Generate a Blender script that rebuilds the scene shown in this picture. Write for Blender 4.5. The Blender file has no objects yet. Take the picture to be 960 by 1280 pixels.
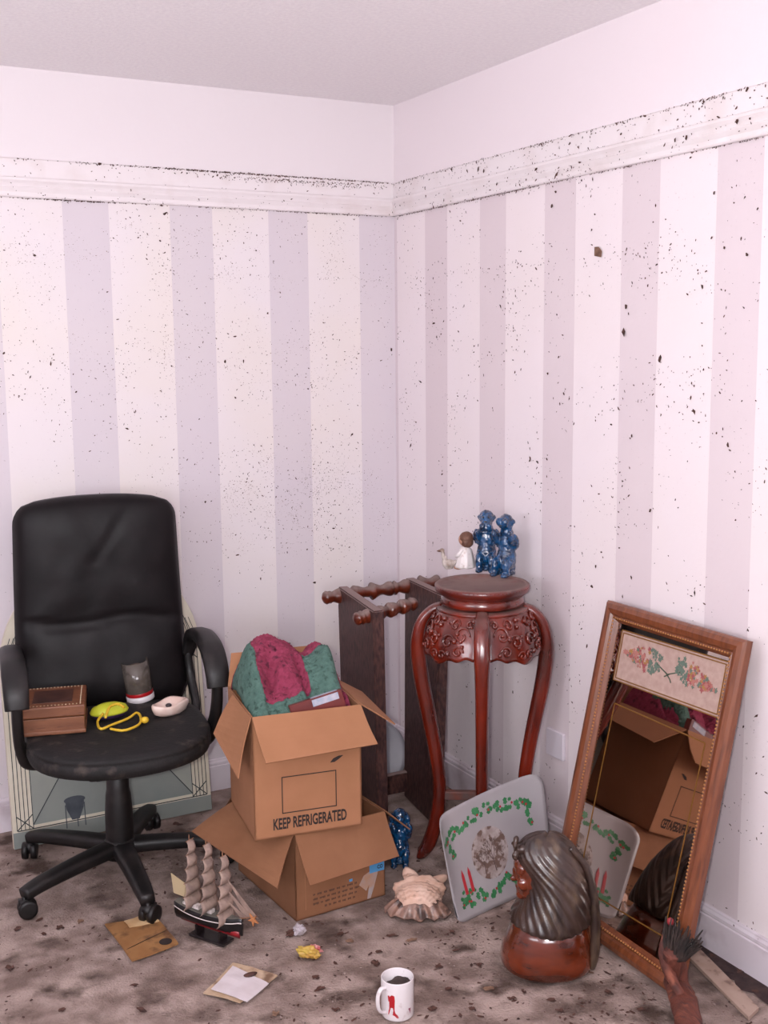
import bpy, bmesh, math, random
from mathutils import Vector, Matrix, noise
random.seed(7)
PI = math.pi
S = bpy.context.scene
COL = S.collection

# ---------------------------------------------------------------- camera
FPX, PITCH, YAW, ROLL = 1440.8, .1408, .4913, -.0097
CAM = Vector((-2.0568, -3.7425, 1.5434))
cp, sp, cy, sy = math.cos(PITCH), math.sin(PITCH), math.cos(YAW), math.sin(YAW)
FWD = Vector((sy*cp, cy*cp, -sp)); R0 = Vector((cy, -sy, 0)); U0 = R0.cross(FWD)
RT = math.cos(ROLL)*R0 + math.sin(ROLL)*U0
UP = -math.sin(ROLL)*R0 + math.cos(ROLL)*U0
cam = bpy.data.cameras.new('camera'); co = bpy.data.objects.new('camera', cam); COL.objects.link(co)
cam.sensor_fit = 'VERTICAL'; cam.sensor_height = 36; cam.lens = FPX*36/1280
m = Matrix.Identity(4)
for i in range(3):
    m[i][0], m[i][1], m[i][2], m[i][3] = RT[i], UP[i], -FWD[i], CAM[i]
co.matrix_world = m
cam.clip_start = .05
S.camera = co

# ---------------------------------------------------------------- light
w = bpy.data.worlds.new('world'); S.world = w; w.use_nodes = True
w.node_tree.nodes['Background'].inputs[0].default_value = (.72, .80, 1.0, 1)
w.node_tree.nodes['Background'].inputs[1].default_value = .6
def area(name, loc, target, size, power, color, sy_=None):
    l = bpy.data.lights.new(name, 'AREA'); l.size = size; l.energy = power; l.color = color
    if sy_: l.shape = 'RECTANGLE'; l.size_y = sy_
    o = bpy.data.objects.new(name, l); COL.objects.link(o); o.location = loc
    o.rotation_euler = (Vector(target)-Vector(loc)).to_track_quat('-Z', 'Y').to_euler()
    return o
FL = CAM - RT*.075 + UP*.015
area('camera_flash', FL, FL+FWD, .035, 39, (1, .975, .965))            # the camera's own flash
area('window_daylight', (-2.4, -4.52, 1.45), (-1.2, 0, 5.0), 1.5, 92, (.92, .92, .99), 1.2)
area('window_daylight_side', (-3.33, -2.4, 1.5), (0, -1.4, 4.6), 1.3, 58, (.92, .92, .99), 1.1)
S.view_settings.view_transform = 'Standard'; S.view_settings.look = 'None'
S.view_settings.gamma = 1; S.view_settings.use_curve_mapping = False
S.view_settings.exposure = -0.42

# ---------------------------------------------------------------- helpers
def lin(h):
    c = [int(h[i:i+2], 16)/255 for i in (0, 2, 4)]
    return tuple(x/12.92 if x <= .04045 else ((x+.055)/1.055)**2.4 for x in c) + (1,)
MATS = {}
def mat(name, c1, c2=None, rough=.6, scale=8, detail=4, bump=0, bscale=None, metal=0, coat=0, lo=.35, hi=.65,
        dirt=None, dscale=5, dlo=.55, dhi=.7, trans=0, stretch=(1, 1, 1), spec=.5):
    if name in MATS: return MATS[name]
    M = bpy.data.materials.new(name); M.use_nodes = True; nt = M.node_tree; N = nt.nodes; L = nt.links
    b = N['Principled BSDF']; b.inputs['Roughness'].default_value = rough; b.inputs['Metallic'].default_value = metal
    b.inputs['Coat Weight'].default_value = coat; b.inputs['Coat Roughness'].default_value = .12
    b.inputs['Specular IOR Level'].default_value = spec
    b.inputs['Transmission Weight'].default_value = trans
    tc = N.new('ShaderNodeTexCoord'); mp = N.new('ShaderNodeMapping'); mp.inputs['Scale'].default_value = stretch
    L.new(tc.outputs['Object'], mp.inputs[0])
    def noi(sc, d=4):
        n = N.new('ShaderNodeTexNoise'); n.inputs['Scale'].default_value = sc; n.inputs['Detail'].default_value = d
        L.new(mp.outputs[0], n.inputs['Vector']); return n.outputs['Fac']
    def ramp(src, a, b_, ca, cb):
        r = N.new('ShaderNodeValToRGB'); L.new(src, r.inputs[0])
        r.color_ramp.elements[0].position = a; r.color_ramp.elements[1].position = b_
        r.color_ramp.elements[0].color = ca; r.color_ramp.elements[1].color = cb; return r.outputs[0]
    col = None
    if c2: col = ramp(noi(scale, detail), lo, hi, lin(c1), lin(c2))
    if dirt:
        mx = N.new('ShaderNodeMix'); mx.data_type = 'RGBA'
        L.new(ramp(noi(dscale, 6), dlo, dhi, (0, 0, 0, 1), (1, 1, 1, 1)), mx.inputs['Factor'])
        if col: L.new(col, mx.inputs['A'])
        else: mx.inputs['A'].default_value = lin(c1)
        mx.inputs['B'].default_value = lin(dirt); col = mx.outputs['Result']
    if col: L.new(col, b.inputs['Base Color'])
    else: b.inputs['Base Color'].default_value = lin(c1)
    if bump:
        bm_ = N.new('ShaderNodeBump'); bm_.inputs['Strength'].default_value = 1; bm_.inputs['Distance'].default_value = bump
        L.new(noi(bscale or scale*4, 3), bm_.inputs['Height']); L.new(bm_.outputs[0], b.inputs['Normal'])
    MATS[name] = M
    return M

def dust_mat(name, c1, c2, dust, rough=.3, coat=.5, scale=20, stretch=(1, 1, 1), amt=.75, lo_=.95):
    """glossy surface with dust settled on whatever faces up"""
    M = mat(name, c1, c2, rough=rough, coat=coat, scale=scale, stretch=stretch)
    nt = M.node_tree; N = nt.nodes; L = nt.links; b = N['Principled BSDF']
    src = b.inputs['Base Color'].links[0].from_socket
    g = N.new('ShaderNodeNewGeometry'); sx = N.new('ShaderNodeSeparateXYZ'); L.new(g.outputs['Normal'], sx.inputs[0])
    n = N.new('ShaderNodeTexNoise'); n.inputs['Scale'].default_value = 35; n.inputs['Detail'].default_value = 5
    tc = N.new('ShaderNodeTexCoord'); L.new(tc.outputs['Object'], n.inputs['Vector'])
    a = N.new('ShaderNodeMath'); a.operation = 'MULTIPLY_ADD'; L.new(n.outputs['Fac'], a.inputs[0]); a.inputs[1].default_value = .9
    L.new(sx.outputs[2], a.inputs[2])
    r = N.new('ShaderNodeMapRange'); L.new(a.outputs[0], r.inputs[0]); r.inputs[1].default_value = lo_; r.inputs[2].default_value = lo_+.5
    r.inputs[4].default_value = amt
    mx = N.new('ShaderNodeMix'); mx.data_type = 'RGBA'; L.new(r.outputs[0], mx.inputs['Factor'])
    L.new(src, mx.inputs['A']); mx.inputs['B'].default_value = lin(dust); L.new(mx.outputs['Result'], b.inputs['Base Color'])
    r2 = N.new('ShaderNodeMapRange'); L.new(r.outputs[0], r2.inputs[0]); r2.inputs[3].default_value = rough; r2.inputs[4].default_value = .9
    r3 = N.new('ShaderNodeMapRange'); L.new(r.outputs[0], r3.inputs[0]); r3.inputs[3].default_value = coat; r3.inputs[4].default_value = 0
    L.new(r2.outputs[0], b.inputs['Roughness']); L.new(r3.outputs[0], b.inputs['Coat Weight'])
    return M

def link(name, me, mtl=None, parent=None, smooth=False):
    o = bpy.data.objects.new(name, me); COL.objects.link(o)
    if mtl:
        for k in (mtl if isinstance(mtl, (list, tuple)) else [mtl]): me.materials.append(k)
    if parent: o.parent = parent
    if smooth:
        me.polygons.foreach_set('use_smooth', [True]*len(me.polygons))
    me.update(); return o
def obj(name, bm, mtl, parent=None, smooth=False, recalc=True):
    if recalc: bmesh.ops.recalc_face_normals(bm, faces=bm.faces)
    me = bpy.data.meshes.new(name); bm.to_mesh(me); bm.free()
    return link(name, me, mtl, parent, smooth)
def thing(name, label, cat, loc=(0, 0, 0), rz=0, group=None):
    o = bpy.data.objects.new(name, None); COL.objects.link(o); o.location = loc; o.rotation_euler = (0, 0, rz)
    o.empty_display_size = .02
    return tag(o, label, cat, group)
def tag(o, label, cat, group=None, kind=None):
    o['label'] = label; o['category'] = cat
    if group: o['group'] = group
    if kind: o['kind'] = kind
    return o
def struct(o): o['kind'] = 'structure'; return o
def stuff(o): o['kind'] = 'stuff'; return o
def BM(): return bmesh.new()
def T(loc=(0, 0, 0), rot=(0, 0, 0)):
    from mathutils import Euler
    return Matrix.Translation(loc) @ Euler(rot).to_matrix().to_4x4()
def bx(bm, c, s, rot=(0, 0, 0), bev=0, seg=2):
    r = bmesh.ops.create_cube(bm, size=1, matrix=T(c, rot) @ Matrix.Diagonal((*s, 1)))
    if bev:
        es = list({e for v in r['verts'] for e in v.link_edges})
        bmesh.ops.bevel(bm, geom=es, offset=bev, segments=seg, profile=.5, affect='EDGES')
    return bm
def loft(bm, rings, caps=True, closed=True):
    vs = [[bm.verts.new(p) for p in r] for r in rings]
    n = len(vs[0])
    for a, b in zip(vs, vs[1:]):
        for i in range(n if closed else n-1):
            j = (i+1) % n
            bm.faces.new((a[i], a[j], b[j], b[i]))
    if caps:
        bm.faces.new(vs[0][::-1]); bm.faces.new(vs[-1])
    return bm
def lathe(bm, prof, seg=32, mtx=None, caps=True):
    rings = []
    for r, z in prof:
        r = max(r, 1e-4)
        ring = [Vector((r*math.cos(2*PI*k/seg), r*math.sin(2*PI*k/seg), z)) for k in range(seg)]
        rings.append([mtx @ v for v in ring] if mtx else ring)
    return loft(bm, rings, caps)
def section(w_, h_, n=12, p=4):
    out = []
    for k in range(n):
        a = 2*PI*(k+.5)/n; c, s = math.cos(a), math.sin(a)
        q = (abs(c)**p+abs(s)**p)**(-1/p)
        out.append((c*q*w_/2, s*q*h_/2))
    return out
def sweep(bm, pts, ws, hs=None, side=None, n=10, p=2, caps=True, jit=0):
    """tube with superellipse section; ws across `side`, hs across the other normal"""
    pts = [Vector(q) for q in pts]; N_ = len(pts)
    if not isinstance(ws, (list, tuple)): ws = [ws]*N_
    hs = hs if hs is not None else ws
    if not isinstance(hs, (list, tuple)): hs = [hs]*N_
    rings = []; prev = None
    for i, q in enumerate(pts):
        t = (pts[min(i+1, N_-1)]-pts[max(i-1, 0)]).normalized()
        if side is not None: s = Vector(side); s = (s-t*s.dot(t)).normalized()
        else:
            if prev is None:
                a = Vector((0, 0, 1)) if abs(t.z) < .9 else Vector((1, 0, 0)); s = t.cross(a).normalized()
            else: s = (prev-t*prev.dot(t)).normalized()
            prev = s
        u = t.cross(s)
        rings.append([q+s*(a+random.uniform(-jit, jit))+u*(b+random.uniform(-jit, jit)) for a, b in section(ws[i], hs[i], n, p)])
    return loft(bm, rings, caps)
def spline(pts, n=8):
    P = [Vector(p) for p in pts]; out = []
    for i in range(len(P)-1):
        a, b, c, d = P[max(i-1, 0)], P[i], P[i+1], P[min(i+2, len(P)-1)]
        for k in range(n):
            t = k/n
            out.append(.5*((2*b)+(c-a)*t+(2*a-5*b+4*c-d)*t*t+(3*b-a-3*c+d)*t**3))
    out.append(P[-1]); return out
def lerp_list(keys, n):
    out = []
    for i in range(n):
        t = i/(n-1)*(len(keys)-1); k = min(int(t), len(keys)-2); f = t-k
        out.append(keys[k]*(1-f)+keys[k+1]*f)
    return out
def prism(bm, poly, z0, z1, mtx=None):
    a = [Vector((x, y, z0)) for x, y in poly]; b = [Vector((x, y, z1)) for x, y in poly]
    if mtx: a = [mtx @ v for v in a]; b = [mtx @ v for v in b]
    return loft(bm, [a, b])
def slab4(bm, P, t):
    """thin board through four 3D corner points"""
    P = [Vector(p) for p in P]; n = (P[1]-P[0]).cross(P[3]-P[0]).normalized()*t
    return loft(bm, [[p for p in P], [p-n for p in P]])
def blob(name, parts, mtl, parent, voxel=.004, smooth=4, disp=0, dscale=60):
    """ellipsoids (center, radii, rot) fused into one continuous surface"""
    bm = BM()
    for q in parts:
        c, r = q[0], q[1]; rot = q[2] if len(q) > 2 else (0, 0, 0)
        if not isinstance(r, (tuple, list)): r = (r, r, r)
        bmesh.ops.create_icosphere(bm, subdivisions=3, radius=1, matrix=T(c, rot) @ Matrix.Diagonal((*r, 1)))
    me = bpy.data.meshes.new('tmp'); bm.to_mesh(me); bm.free()
    o = bpy.data.objects.new('tmp', me); COL.objects.link(o)
    md = o.modifiers.new('r', 'REMESH'); md.mode = 'VOXEL'; md.voxel_size = voxel
    ms = o.modifiers.new('s', 'SMOOTH'); ms.iterations = smooth; ms.factor = .5
    dg = bpy.context.evaluated_depsgraph_get(); dg.update()
    nm = bpy.data.meshes.new_from_object(o.evaluated_get(dg)); nm.name = name
    bpy.data.objects.remove(o); bpy.data.meshes.remove(me)
    if disp:
        nm.update()
        nn = [v.normal.copy() for v in nm.vertices]
        for v, q in zip(nm.vertices, nn):
            v.co += q*disp*noise.noise(v.co*dscale)
    nm.materials.clear()
    return link(name, nm, mtl, parent, True)
def text_bm(body, size, xs=1.0, bold=.0):
    cu = bpy.data.curves.new('t', 'FONT'); cu.body = body; cu.size = size; cu.resolution_u = 3
    cu.align_x = 'CENTER'; cu.align_y = 'CENTER'; cu.extrude = .0003; cu.offset = bold
    o = bpy.data.objects.new('t', cu); COL.objects.link(o)
    dg = bpy.context.evaluated_depsgraph_get(); dg.update()
    me = bpy.data.meshes.new_from_object(o.evaluated_get(dg))
    bpy.data.objects.remove(o); bpy.data.curves.remove(cu)
    bm = BM(); bm.from_mesh(me); bpy.data.meshes.remove(me)
    bmesh.ops.scale(bm, vec=(xs, 1, 1), verts=bm.verts); return bm
def ray(px, py): return FWD+RT*((px-480)/FPX)-UP*((py-640)/FPX)
def G(px, py, z=0.): d = ray(px, py); return CAM+d*((z-CAM.z)/d.z)
def frame(o, x, y):
    """matrix from an origin and two axes"""
    x = Vector(x).normalized(); y = Vector(y); y = (y-x*y.dot(x)).normalized(); z = x.cross(y)
    M_ = Matrix.Identity(4)
    for i in range(3): M_[i][0], M_[i][1], M_[i][2], M_[i][3] = x[i], y[i], z[i], o[i]
    return M_

# ---------------------------------------------------------------- materials
def wallpaper(name, axis, start, light, dark, stain, freq_seed):
    M = bpy.data.materials.new(name); M.use_nodes = True; nt = M.node_tree; N = nt.nodes; L = nt.links
    b = N['Principled BSDF']; b.inputs['Roughness'].default_value = .62
    tc = N.new('ShaderNodeTexCoord'); sx = N.new('ShaderNodeSeparateXYZ'); L.new(tc.outputs['Object'], sx.inputs[0])
    def math_(op, a, b_=None, c=None):
        n = N.new('ShaderNodeMath'); n.operation = op
        for i, v in enumerate((a, b_, c)):
            if v is None: continue
            if isinstance(v, (int, float)): n.inputs[i].default_value = v
            else: L.new(v, n.inputs[i])
        return n.outputs[0]
    d = math_('MULTIPLY', sx.outputs[axis], -1.)
    d = math_('SUBTRACT', d, start)
    d = math_('FLOORED_MODULO', d, .3481)
    s1 = math_('LESS_THAN', d, .1463)
    ab = math_('LESS_THAN', sx.outputs[2], 2.02)
    s1 = math_('MULTIPLY', s1, ab)
    def mix(f, a, b_):
        mx = N.new('ShaderNodeMix'); mx.data_type = 'RGBA'
        L.new(f, mx.inputs['Factor']) if not isinstance(f, float) else None
        for v, k in ((a, 'A'), (b_, 'B')):
            if isinstance(v, str): mx.inputs[k].default_value = lin(v)
            else: L.new(v, mx.inputs[k])
        return mx.outputs['Result']
    base = mix(s1, light, dark)
    # yellowish damp blotches and fine mould specks
    n1 = N.new('ShaderNodeTexNoise'); n1.inputs['Scale'].default_value = 1.7; n1.inputs['Detail'].default_value = 3
    mp = N.new('ShaderNodeMapping'); mp.inputs['Location'].default_value = (freq_seed, 0, 0); L.new(tc.outputs['Object'], mp.inputs[0])
    L.new(mp.outputs[0], n1.inputs['Vector'])
    r = N.new('ShaderNodeMapRange'); L.new(n1.outputs['Fac'], r.inputs[0]); r.inputs[1].default_value = .45; r.inputs[2].default_value = .68; r.inputs[4].default_value = .55
    lt = math_('MULTIPLY', r.outputs[0], math_('SUBTRACT', 1., math_('MULTIPLY', s1, .7)))
    base = mix(math_('MULTIPLY', lt, ab), base, stain)
    n2 = N.new('ShaderNodeTexNoise'); n2.inputs['Scale'].default_value = 110; n2.inputs['Detail'].default_value = 4; L.new(tc.outputs['Object'], n2.inputs['Vector'])
    r2 = N.new('ShaderNodeMapRange'); L.new(n2.outputs['Fac'], r2.inputs[0]); r2.inputs[1].default_value = .66; r2.inputs[2].default_value = .74
    n3 = N.new('ShaderNodeTexNoise'); n3.inputs['Scale'].default_value = 3.2; L.new(mp.outputs[0], n3.inputs['Vector'])
    r3 = N.new('ShaderNodeMapRange'); L.new(n3.outputs['Fac'], r3.inputs[0]); r3.inputs[1].default_value = .42; r3.inputs[2].default_value = .62; r3.inputs[4].default_value = .6
    base = mix(math_('MULTIPLY', math_('MULTIPLY', r2.outputs[0], r3.outputs[0]), ab), base, '8E7F80')
    L.new(base, b.inputs['Base Color'])
    bp = N.new('ShaderNodeBump'); bp.inputs['Distance'].default_value = .0006
    n4 = N.new('ShaderNodeTexNoise'); n4.inputs['Scale'].default_value = 60; L.new(tc.outputs['Object'], n4.inputs['Vector'])
    L.new(n4.outputs['Fac'], bp.inputs['Height']); L.new(bp.outputs[0], b.inputs['Normal'])
    return M
M_wl = wallpaper('wallpaper_left', 0, -.003, 'E6DEE0', 'D6CDD3', 'E6DCD1', 3.)
M_wr = wallpaper('wallpaper_right', 1, .2188, 'EAE0E3', 'DACDD1', 'EADFDD', 9.)
M_plain = mat('plain_wall', 'DDD3D8', rough=.8)
M_ceil = mat('ceiling_paint', 'F6F1F2', 'EFE9EC', rough=.9, scale=90, bump=.002, bscale=120)
M_trim = mat('painted_trim', 'E8E0E1', rough=.5, dirt='DCD0CE', dscale=9, dlo=.5, dhi=.8, bump=.0003, bscale=60)
M_carpet = mat('dirty_carpet', '78655D', 'AF9B92', rough=.95, scale=9, detail=12, lo=.38, hi=.62, dirt='4C3B33', dscale=8, dlo=.53, dhi=.68, bump=.005, bscale=160)
M_flake = mat('dry_leaf', '5A3A30', '38241F', rough=.8, scale=40)
M_flake2 = mat('pale_leaf', '8A6A55', '5E4436', rough=.8, scale=40)
M_black = mat('black_leather', '120D0F', '0C090B', rough=.5, scale=14, bump=.0009, bscale=30, spec=.22)
M_bseat = mat('dusty_black_fabric', '120E0F', '090808', rough=.75, scale=30, dirt='3E3530', dscale=22, dlo=.56, dhi=.72, bump=.001, bscale=90)
M_plast = mat('black_plastic', '0F0C0D', '080707', rough=.5, scale=30, dirt='2A2423', dscale=14, dlo=.5, dhi=.75)
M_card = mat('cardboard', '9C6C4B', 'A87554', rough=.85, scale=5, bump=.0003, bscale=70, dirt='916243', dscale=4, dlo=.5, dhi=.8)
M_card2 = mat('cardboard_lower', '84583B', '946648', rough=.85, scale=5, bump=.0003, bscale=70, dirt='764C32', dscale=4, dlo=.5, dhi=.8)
M_ink = mat('black_ink', '2A211F', rough=.8)
M_red = dust_mat('red_lacquer', '741F0C', '43110A', '7C6660', rough=.25, coat=.7, scale=14, stretch=(1, 1, .3), amt=.6, lo_=1.0)
M_dark = dust_mat('dark_wood', '2C1214', '573630', '8A7672', rough=.6, coat=.1, scale=80, stretch=(1.5, 1.5, .5), amt=1.0, lo_=.6)
M_spin = dust_mat('turned_wood', '70290F', '45180D', '826E68', rough=.3, coat=.5, scale=20, amt=1.0, lo_=.72)
M_redtop = dust_mat('dusty_red_lacquer', '702012', '43110C', '7A645E', rough=.3, coat=.5, scale=14, amt=.95, lo_=.9)
M_strd = mat('dusty_stretcher', '6E3A2E', '5A4642', rough=.8, scale=30)
M_blue = mat('blue_glaze', '0B4A78', '0A2A48', rough=.15, coat=1, scale=45, bump=.003, bscale=110, lo=.4, hi=.6)
M_oak = mat('oak_frame', '6E3A20', '7E4629', rough=.38, scale=12, detail=6, stretch=(6, .7, 6), coat=.25, dirt='5E301B', dscale=16, dlo=.5, dhi=.7)
M_gold = mat('gold_line', '855C26', rough=.4, metal=.4)

# ---------------------------------------------------------------- setting
HGT = 2.4
X0, Y0 = -3.4, -4.6
o = struct(obj('wall_left', bx(BM(), (X0/2+.05, .05, HGT/2), (-X0+.1, .1, HGT)), M_wl))
o = struct(obj('wall_right', bx(BM(), (.05, Y0/2, HGT/2), (.1, -Y0, HGT)), M_wr))
def wall_with_window(name, x_axis, off, lo, hi, wl, wh, zl, zh, thick, mtl):
    bm = BM()
    def seg(a, b, z0, z1):
        if x_axis: bx(bm, ((a+b)/2, off-thick/2, (z0+z1)/2), (b-a, thick, z1-z0))
        else: bx(bm, (off-thick/2, (a+b)/2, (z0+z1)/2), (thick, b-a, z1-z0))
    seg(lo, wl, 0, HGT); seg(wh, hi, 0, HGT); seg(wl, wh, 0, zl); seg(wl, wh, zh, HGT)
    return struct(obj(name, bm, mtl))
wall_with_window('wall_back', True, Y0, X0, 0, -3.15, -1.65, .85, 2.05, .1, M_plain)
wall_with_window('wall_far', False, X0, Y0, 0, -3.05, -1.75, .9, 2.05, .1, M_plain)
M_pane = mat('window_glass', 'FFFFFF', rough=0, trans=1)
for nm, xa, off, a, b, z0, z1 in (('window_1', True, Y0-.05, -3.15, -1.65, .85, 2.05), ('window_2', False, X0-.05, -3.05, -1.75, .9, 2.05)):
    e = bpy.data.objects.new(nm, None); COL.objects.link(e); struct(e)
    def piece(n_, c, s, mt):
        return obj(n_, bx(BM(), (c[0], off, c[1]) if xa else (off, c[0], c[1]), (s[0], s[2], s[1]) if xa else (s[2], s[0], s[1])), mt, e)
    for c, s in (((a+.03, (z0+z1)/2), (.06, z1-z0, .06)), ((b-.03, (z0+z1)/2), (.06, z1-z0, .06)), (((a+b)/2, z0+.03), (b-a-.12, .06, .06)),
                 (((a+b)/2, z1-.03), (b-a-.12, .06, .06)), (((a+b)/2, (z0+z1)/2), (.05, z1-z0-.12, .06))):
        piece('window_frame', c, s, M_trim)
    for h in (0, 1):
        c0 = a+.06 if h == 0 else (a+b)/2+.025; c1 = (a+b)/2-.025 if h == 0 else b-.06
        piece('pane', ((c0+c1)/2, (z0+z1)/2), (c1-c0, z1-z0-.12, .004), M_pane)
struct(obj('ceiling', bx(BM(), (X0/2, Y0/2, HGT+.05), (-X0+.2, -Y0+.2, .1)), M_ceil))
# floor: trodden, lumpy carpet
def fh(x, y):
    e = min(1, max(0, (-x)/.12), )*min(1, max(0, (-y)/.1))
    return .0035*e*(noise.noise(Vector((x*5, y*5, 0)))+.6*noise.noise(Vector((x*17, y*17, 3)))-.8)
bm = BM(); NX, NY = 260, 300
xs = [X0+(0-X0)*i/60*1.0 for i in range(31)] + [-1.7+1.7*i/NX for i in range(1, NX+1)]
ys = [Y0+(-2.3-Y0)*i/20 for i in range(21)] + [-2.3+2.3*i/NY for i in range(1, NY+1)]
vs = [[bm.verts.new((x, y, fh(x, y))) for x in xs] for y in ys]
for j in range(len(ys)-1):
    for i in range(len(xs)-1):
        bm.faces.new((vs[j][i], vs[j][i+1], vs[j+1][i+1], vs[j+1][i]))
FLOOR = struct(obj('floor', bm, M_carpet, smooth=True))
# bare dark margin where the carpet is pulled back from the right wall
bm = BM(); pts = []
N_ = 60
a = []; b_ = []
for i in range(N_+1):
    y = -.9-1.9*i/N_
    a.append(Vector((-.016, y, .0012))); b_.append(Vector((-.075-.012*noise.noise(Vector((0, y*9, 0)))-.02*noise.noise(Vector((5, y*30, 0))), y, .0012)))
vv = [[bm.verts.new(p) for p in r] for r in (a, b_)]
for i in range(N_): bm.faces.new((vv[0][i], vv[0][i+1], vv[1][i+1], vv[1][i]))
o = struct(obj('trim_5', bm, mat('bare_floor_edge', '2E2021', '4A3634', rough=.9, scale=30, bump=.003, bscale=80)))
# picture rail: a flat band with a moulded rail under it
def rail(nm, axis, L_, prof, mtl=M_trim):
    bm = BM()
    def P(t, q):
        d, z = q
        return Vector((-t, -d, z)) if axis == 0 else Vector((-d, -t, z))
    s = 0.0 if axis == 0 else 0.0
    loft(bm, [[P(s, q) for q in prof], [P(L_, q) for q in prof]])
    return struct(obj(nm, bm, mtl))
band = [(0, 2.0733), (.010, 2.0733), (.010, 2.128), (.006, 2.132), (0, 2.132)]
mould = [(0, 2.0145), (.012, 2.0145), (.0145, 2.018), (.0145, 2.0205), (.011, 2.0215), (.012, 2.030), (.018, 2.042), (.0185, 2.045), (.015, 2.0465),
         (.019, 2.056), (.024, 2.064), (.024, 2.071), (.022, 2.0733), (0, 2.0733)]
rail('trim_1', 0, -X0, band); rail('trim_2', 1, -Y0, band)
rail('trim_3', 0, -X0, mould); rail('trim_4', 1, -Y0, mould)
base = [(0, 0), (.016, 0), (.016, .088), (.012, .0905), (.0135, .094), (.013, .101), (.008, .106), (.007, .110), (0, .112)]
M_base = mat('painted_baseboard', 'DCD3DA', rough=.5, dirt='BBADB3', dscale=7, dlo=.52, dhi=.72)
rail('baseboard_left', 0, -X0, base, M_base); rail('baseboard_right', 1, -Y0, base, M_base)

# ---------------------------------------------------------------- flecks of dry leaf stuck to the walls
def fleck(bm, P, n, r, el=None):
    el = el or random.uniform(1.1, 2.6)
    n = Vector(n); t = n.orthogonal().normalized(); t = Matrix.Rotation(random.uniform(0, 2*PI), 3, n) @ t; u = n.cross(t)
    k = random.choice((4, 5, 5, 6)); tilt = random.uniform(-.25, .25)
    vs = []
    for i in range(k):
        a = 2*PI*i/k+random.uniform(-.3, .3); q = random.uniform(.55, 1)*r
        x, y = math.cos(a)*q*el, math.sin(a)*q
        vs.append(bm.verts.new(P+t*x+u*y+n*(.0007+max(0, x*tilt+r*.25*random.random()))))
    c = bm.verts.new(P+n*(.001+r*.25))
    for i in range(k): bm.faces.new((vs[i], vs[(i+1) % k], c))
def clear(px, r): return px
def scatter_wall(side, count, f, bm=None, fine=False):
    bm = bm or BM(); n = (0, -1, 0) if side == 'L' else (-1, 0, 0); k = 0; tries = 0
    while k < count and tries < count*60:
        tries += 1
        d = random.uniform(.012, 2.2); z = random.uniform(.1, 2.13)
        if random.random() > f(d, z): continue
        off = .0
        if z > 2.0733: off = .0105
        elif z > 2.01: off = .019
        elif z < .112: off = .0165
        r = .0009+.0016*random.random()**3
        if fine: r *= .62
        elif side == 'R': r *= 1.3
        if not fine and random.random() < (.035 if side == 'L' else .07): r *= 1.9
        P = Vector((-d, -off, z)) if side == 'L' else Vector((-off, -d, z))
        fleck(bm, P, n, r); k += 1
    return bm
def gb(v, c, s): return math.exp(-((v-c)/s)**2)
def fL(d, z):
    lightstripe = ((d+.003) % .3481) > .1463
    v = .06+.16*noise.noise(Vector((d*4, z*4, 1)))
    q = gb(z, 1.87, .12)*.5*gb(d, .75, .5)+gb(z, 1.79, .012)*.8*(d < .75)+gb(z, 1.5, .12)*.35+gb(z, 1.33, .08)*.3*gb(d, 1.0, .3)
    q += (gb(z, 1.12, .12)+gb(z, .95, .13))*.8*gb(d, .35, .36)
    q *= 1.25 if lightstripe else .7
    v += q*(.5+1.1*noise.noise(Vector((d*9, z*9, 5)))) + gb(z, 2.129, .006)*2.2*(.4+noise.noise(Vector((d*5, 0, 0)))) + gb(z, 2.013, .005)*2.*(.35+noise.noise(Vector((d*4, 3, 0))))
    if z > 2.02: v += .12
    return v
def fR(d, z):
    v = .10+.55*noise.noise(Vector((d*6, z*6, 11)))
    v += gb(z, 2.129, .008)*1.2+gb(z, 2.012, .006)*1.0*(d < 1.2)+gb(z, 2.07, .006)*.6+gb(z, 1.79, .012)*.3+(z > 2.02)*.25+gb(z, .113, .004)*.8
    v *= .55+.45*(z > 1.1)
    return v
def fL2(d, z):
    lightstripe = ((d+.003) % .3481) > .1463
    q = gb(z, 1.84, .10)*.5+gb(z, 1.787, .006)*1.1*(d < .75)+gb(z, 1.52, .14)*.6*gb(d, .8, .5)+(gb(z, 1.12, .10)+gb(z, .95, .13))*gb(d, .38, .33)
    return q*(1 if lightstripe else .6)*(.35+1.6*noise.noise(Vector((d*10, z*10, 25))))
def edge_dirt(bm, side, n_, z, off, j, f):
    n = (0, -1, 0) if side == 'L' else (-1, 0, 0); k = 0
    while k < n_:
        d = random.uniform(.03, 2.1)
        if random.random() > f(d): continue
        zz = z-abs(random.gauss(0, j)); r = random.uniform(.0009, .0024)
        fleck(bm, Vector((-d, -off, zz)) if side == 'L' else Vector((-off, -d, zz)), n, r); k += 1
bmL = scatter_wall('L', 3600, fL)
edge_dirt(bmL, 'L', 620, 2.1305, .0105, .0022, lambda d: gb(d, .55, .42)+.9*max(0, noise.noise(Vector((d*6, 0, 3)))))
edge_dirt(bmL, 'L', 300, 2.120, .0105, .008, lambda d: gb(d, .35, .3))
edge_dirt(bmL, 'L', 380, 2.0140, .0016, .0012, lambda d: gb(d, 1.15, .16)+.5*gb(d, .3, .3)+.7*max(0, noise.noise(Vector((d*5, 4, 3))))); nL = len(bmL.faces); scatter_wall('L', 4200, fL2, bmL, True); bmL.faces.ensure_lookup_table()
for f in bmL.faces[nL:]: f.material_index = 1
stuff(tag(obj('wall_debris', bmL, [M_flake, mat('pale_speck', '8C766C', rough=.9)]), 'tiny dark specks of dried debris stuck over the left striped wall', 'debris'))
bmR = scatter_wall('R', 3000, fR)
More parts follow.
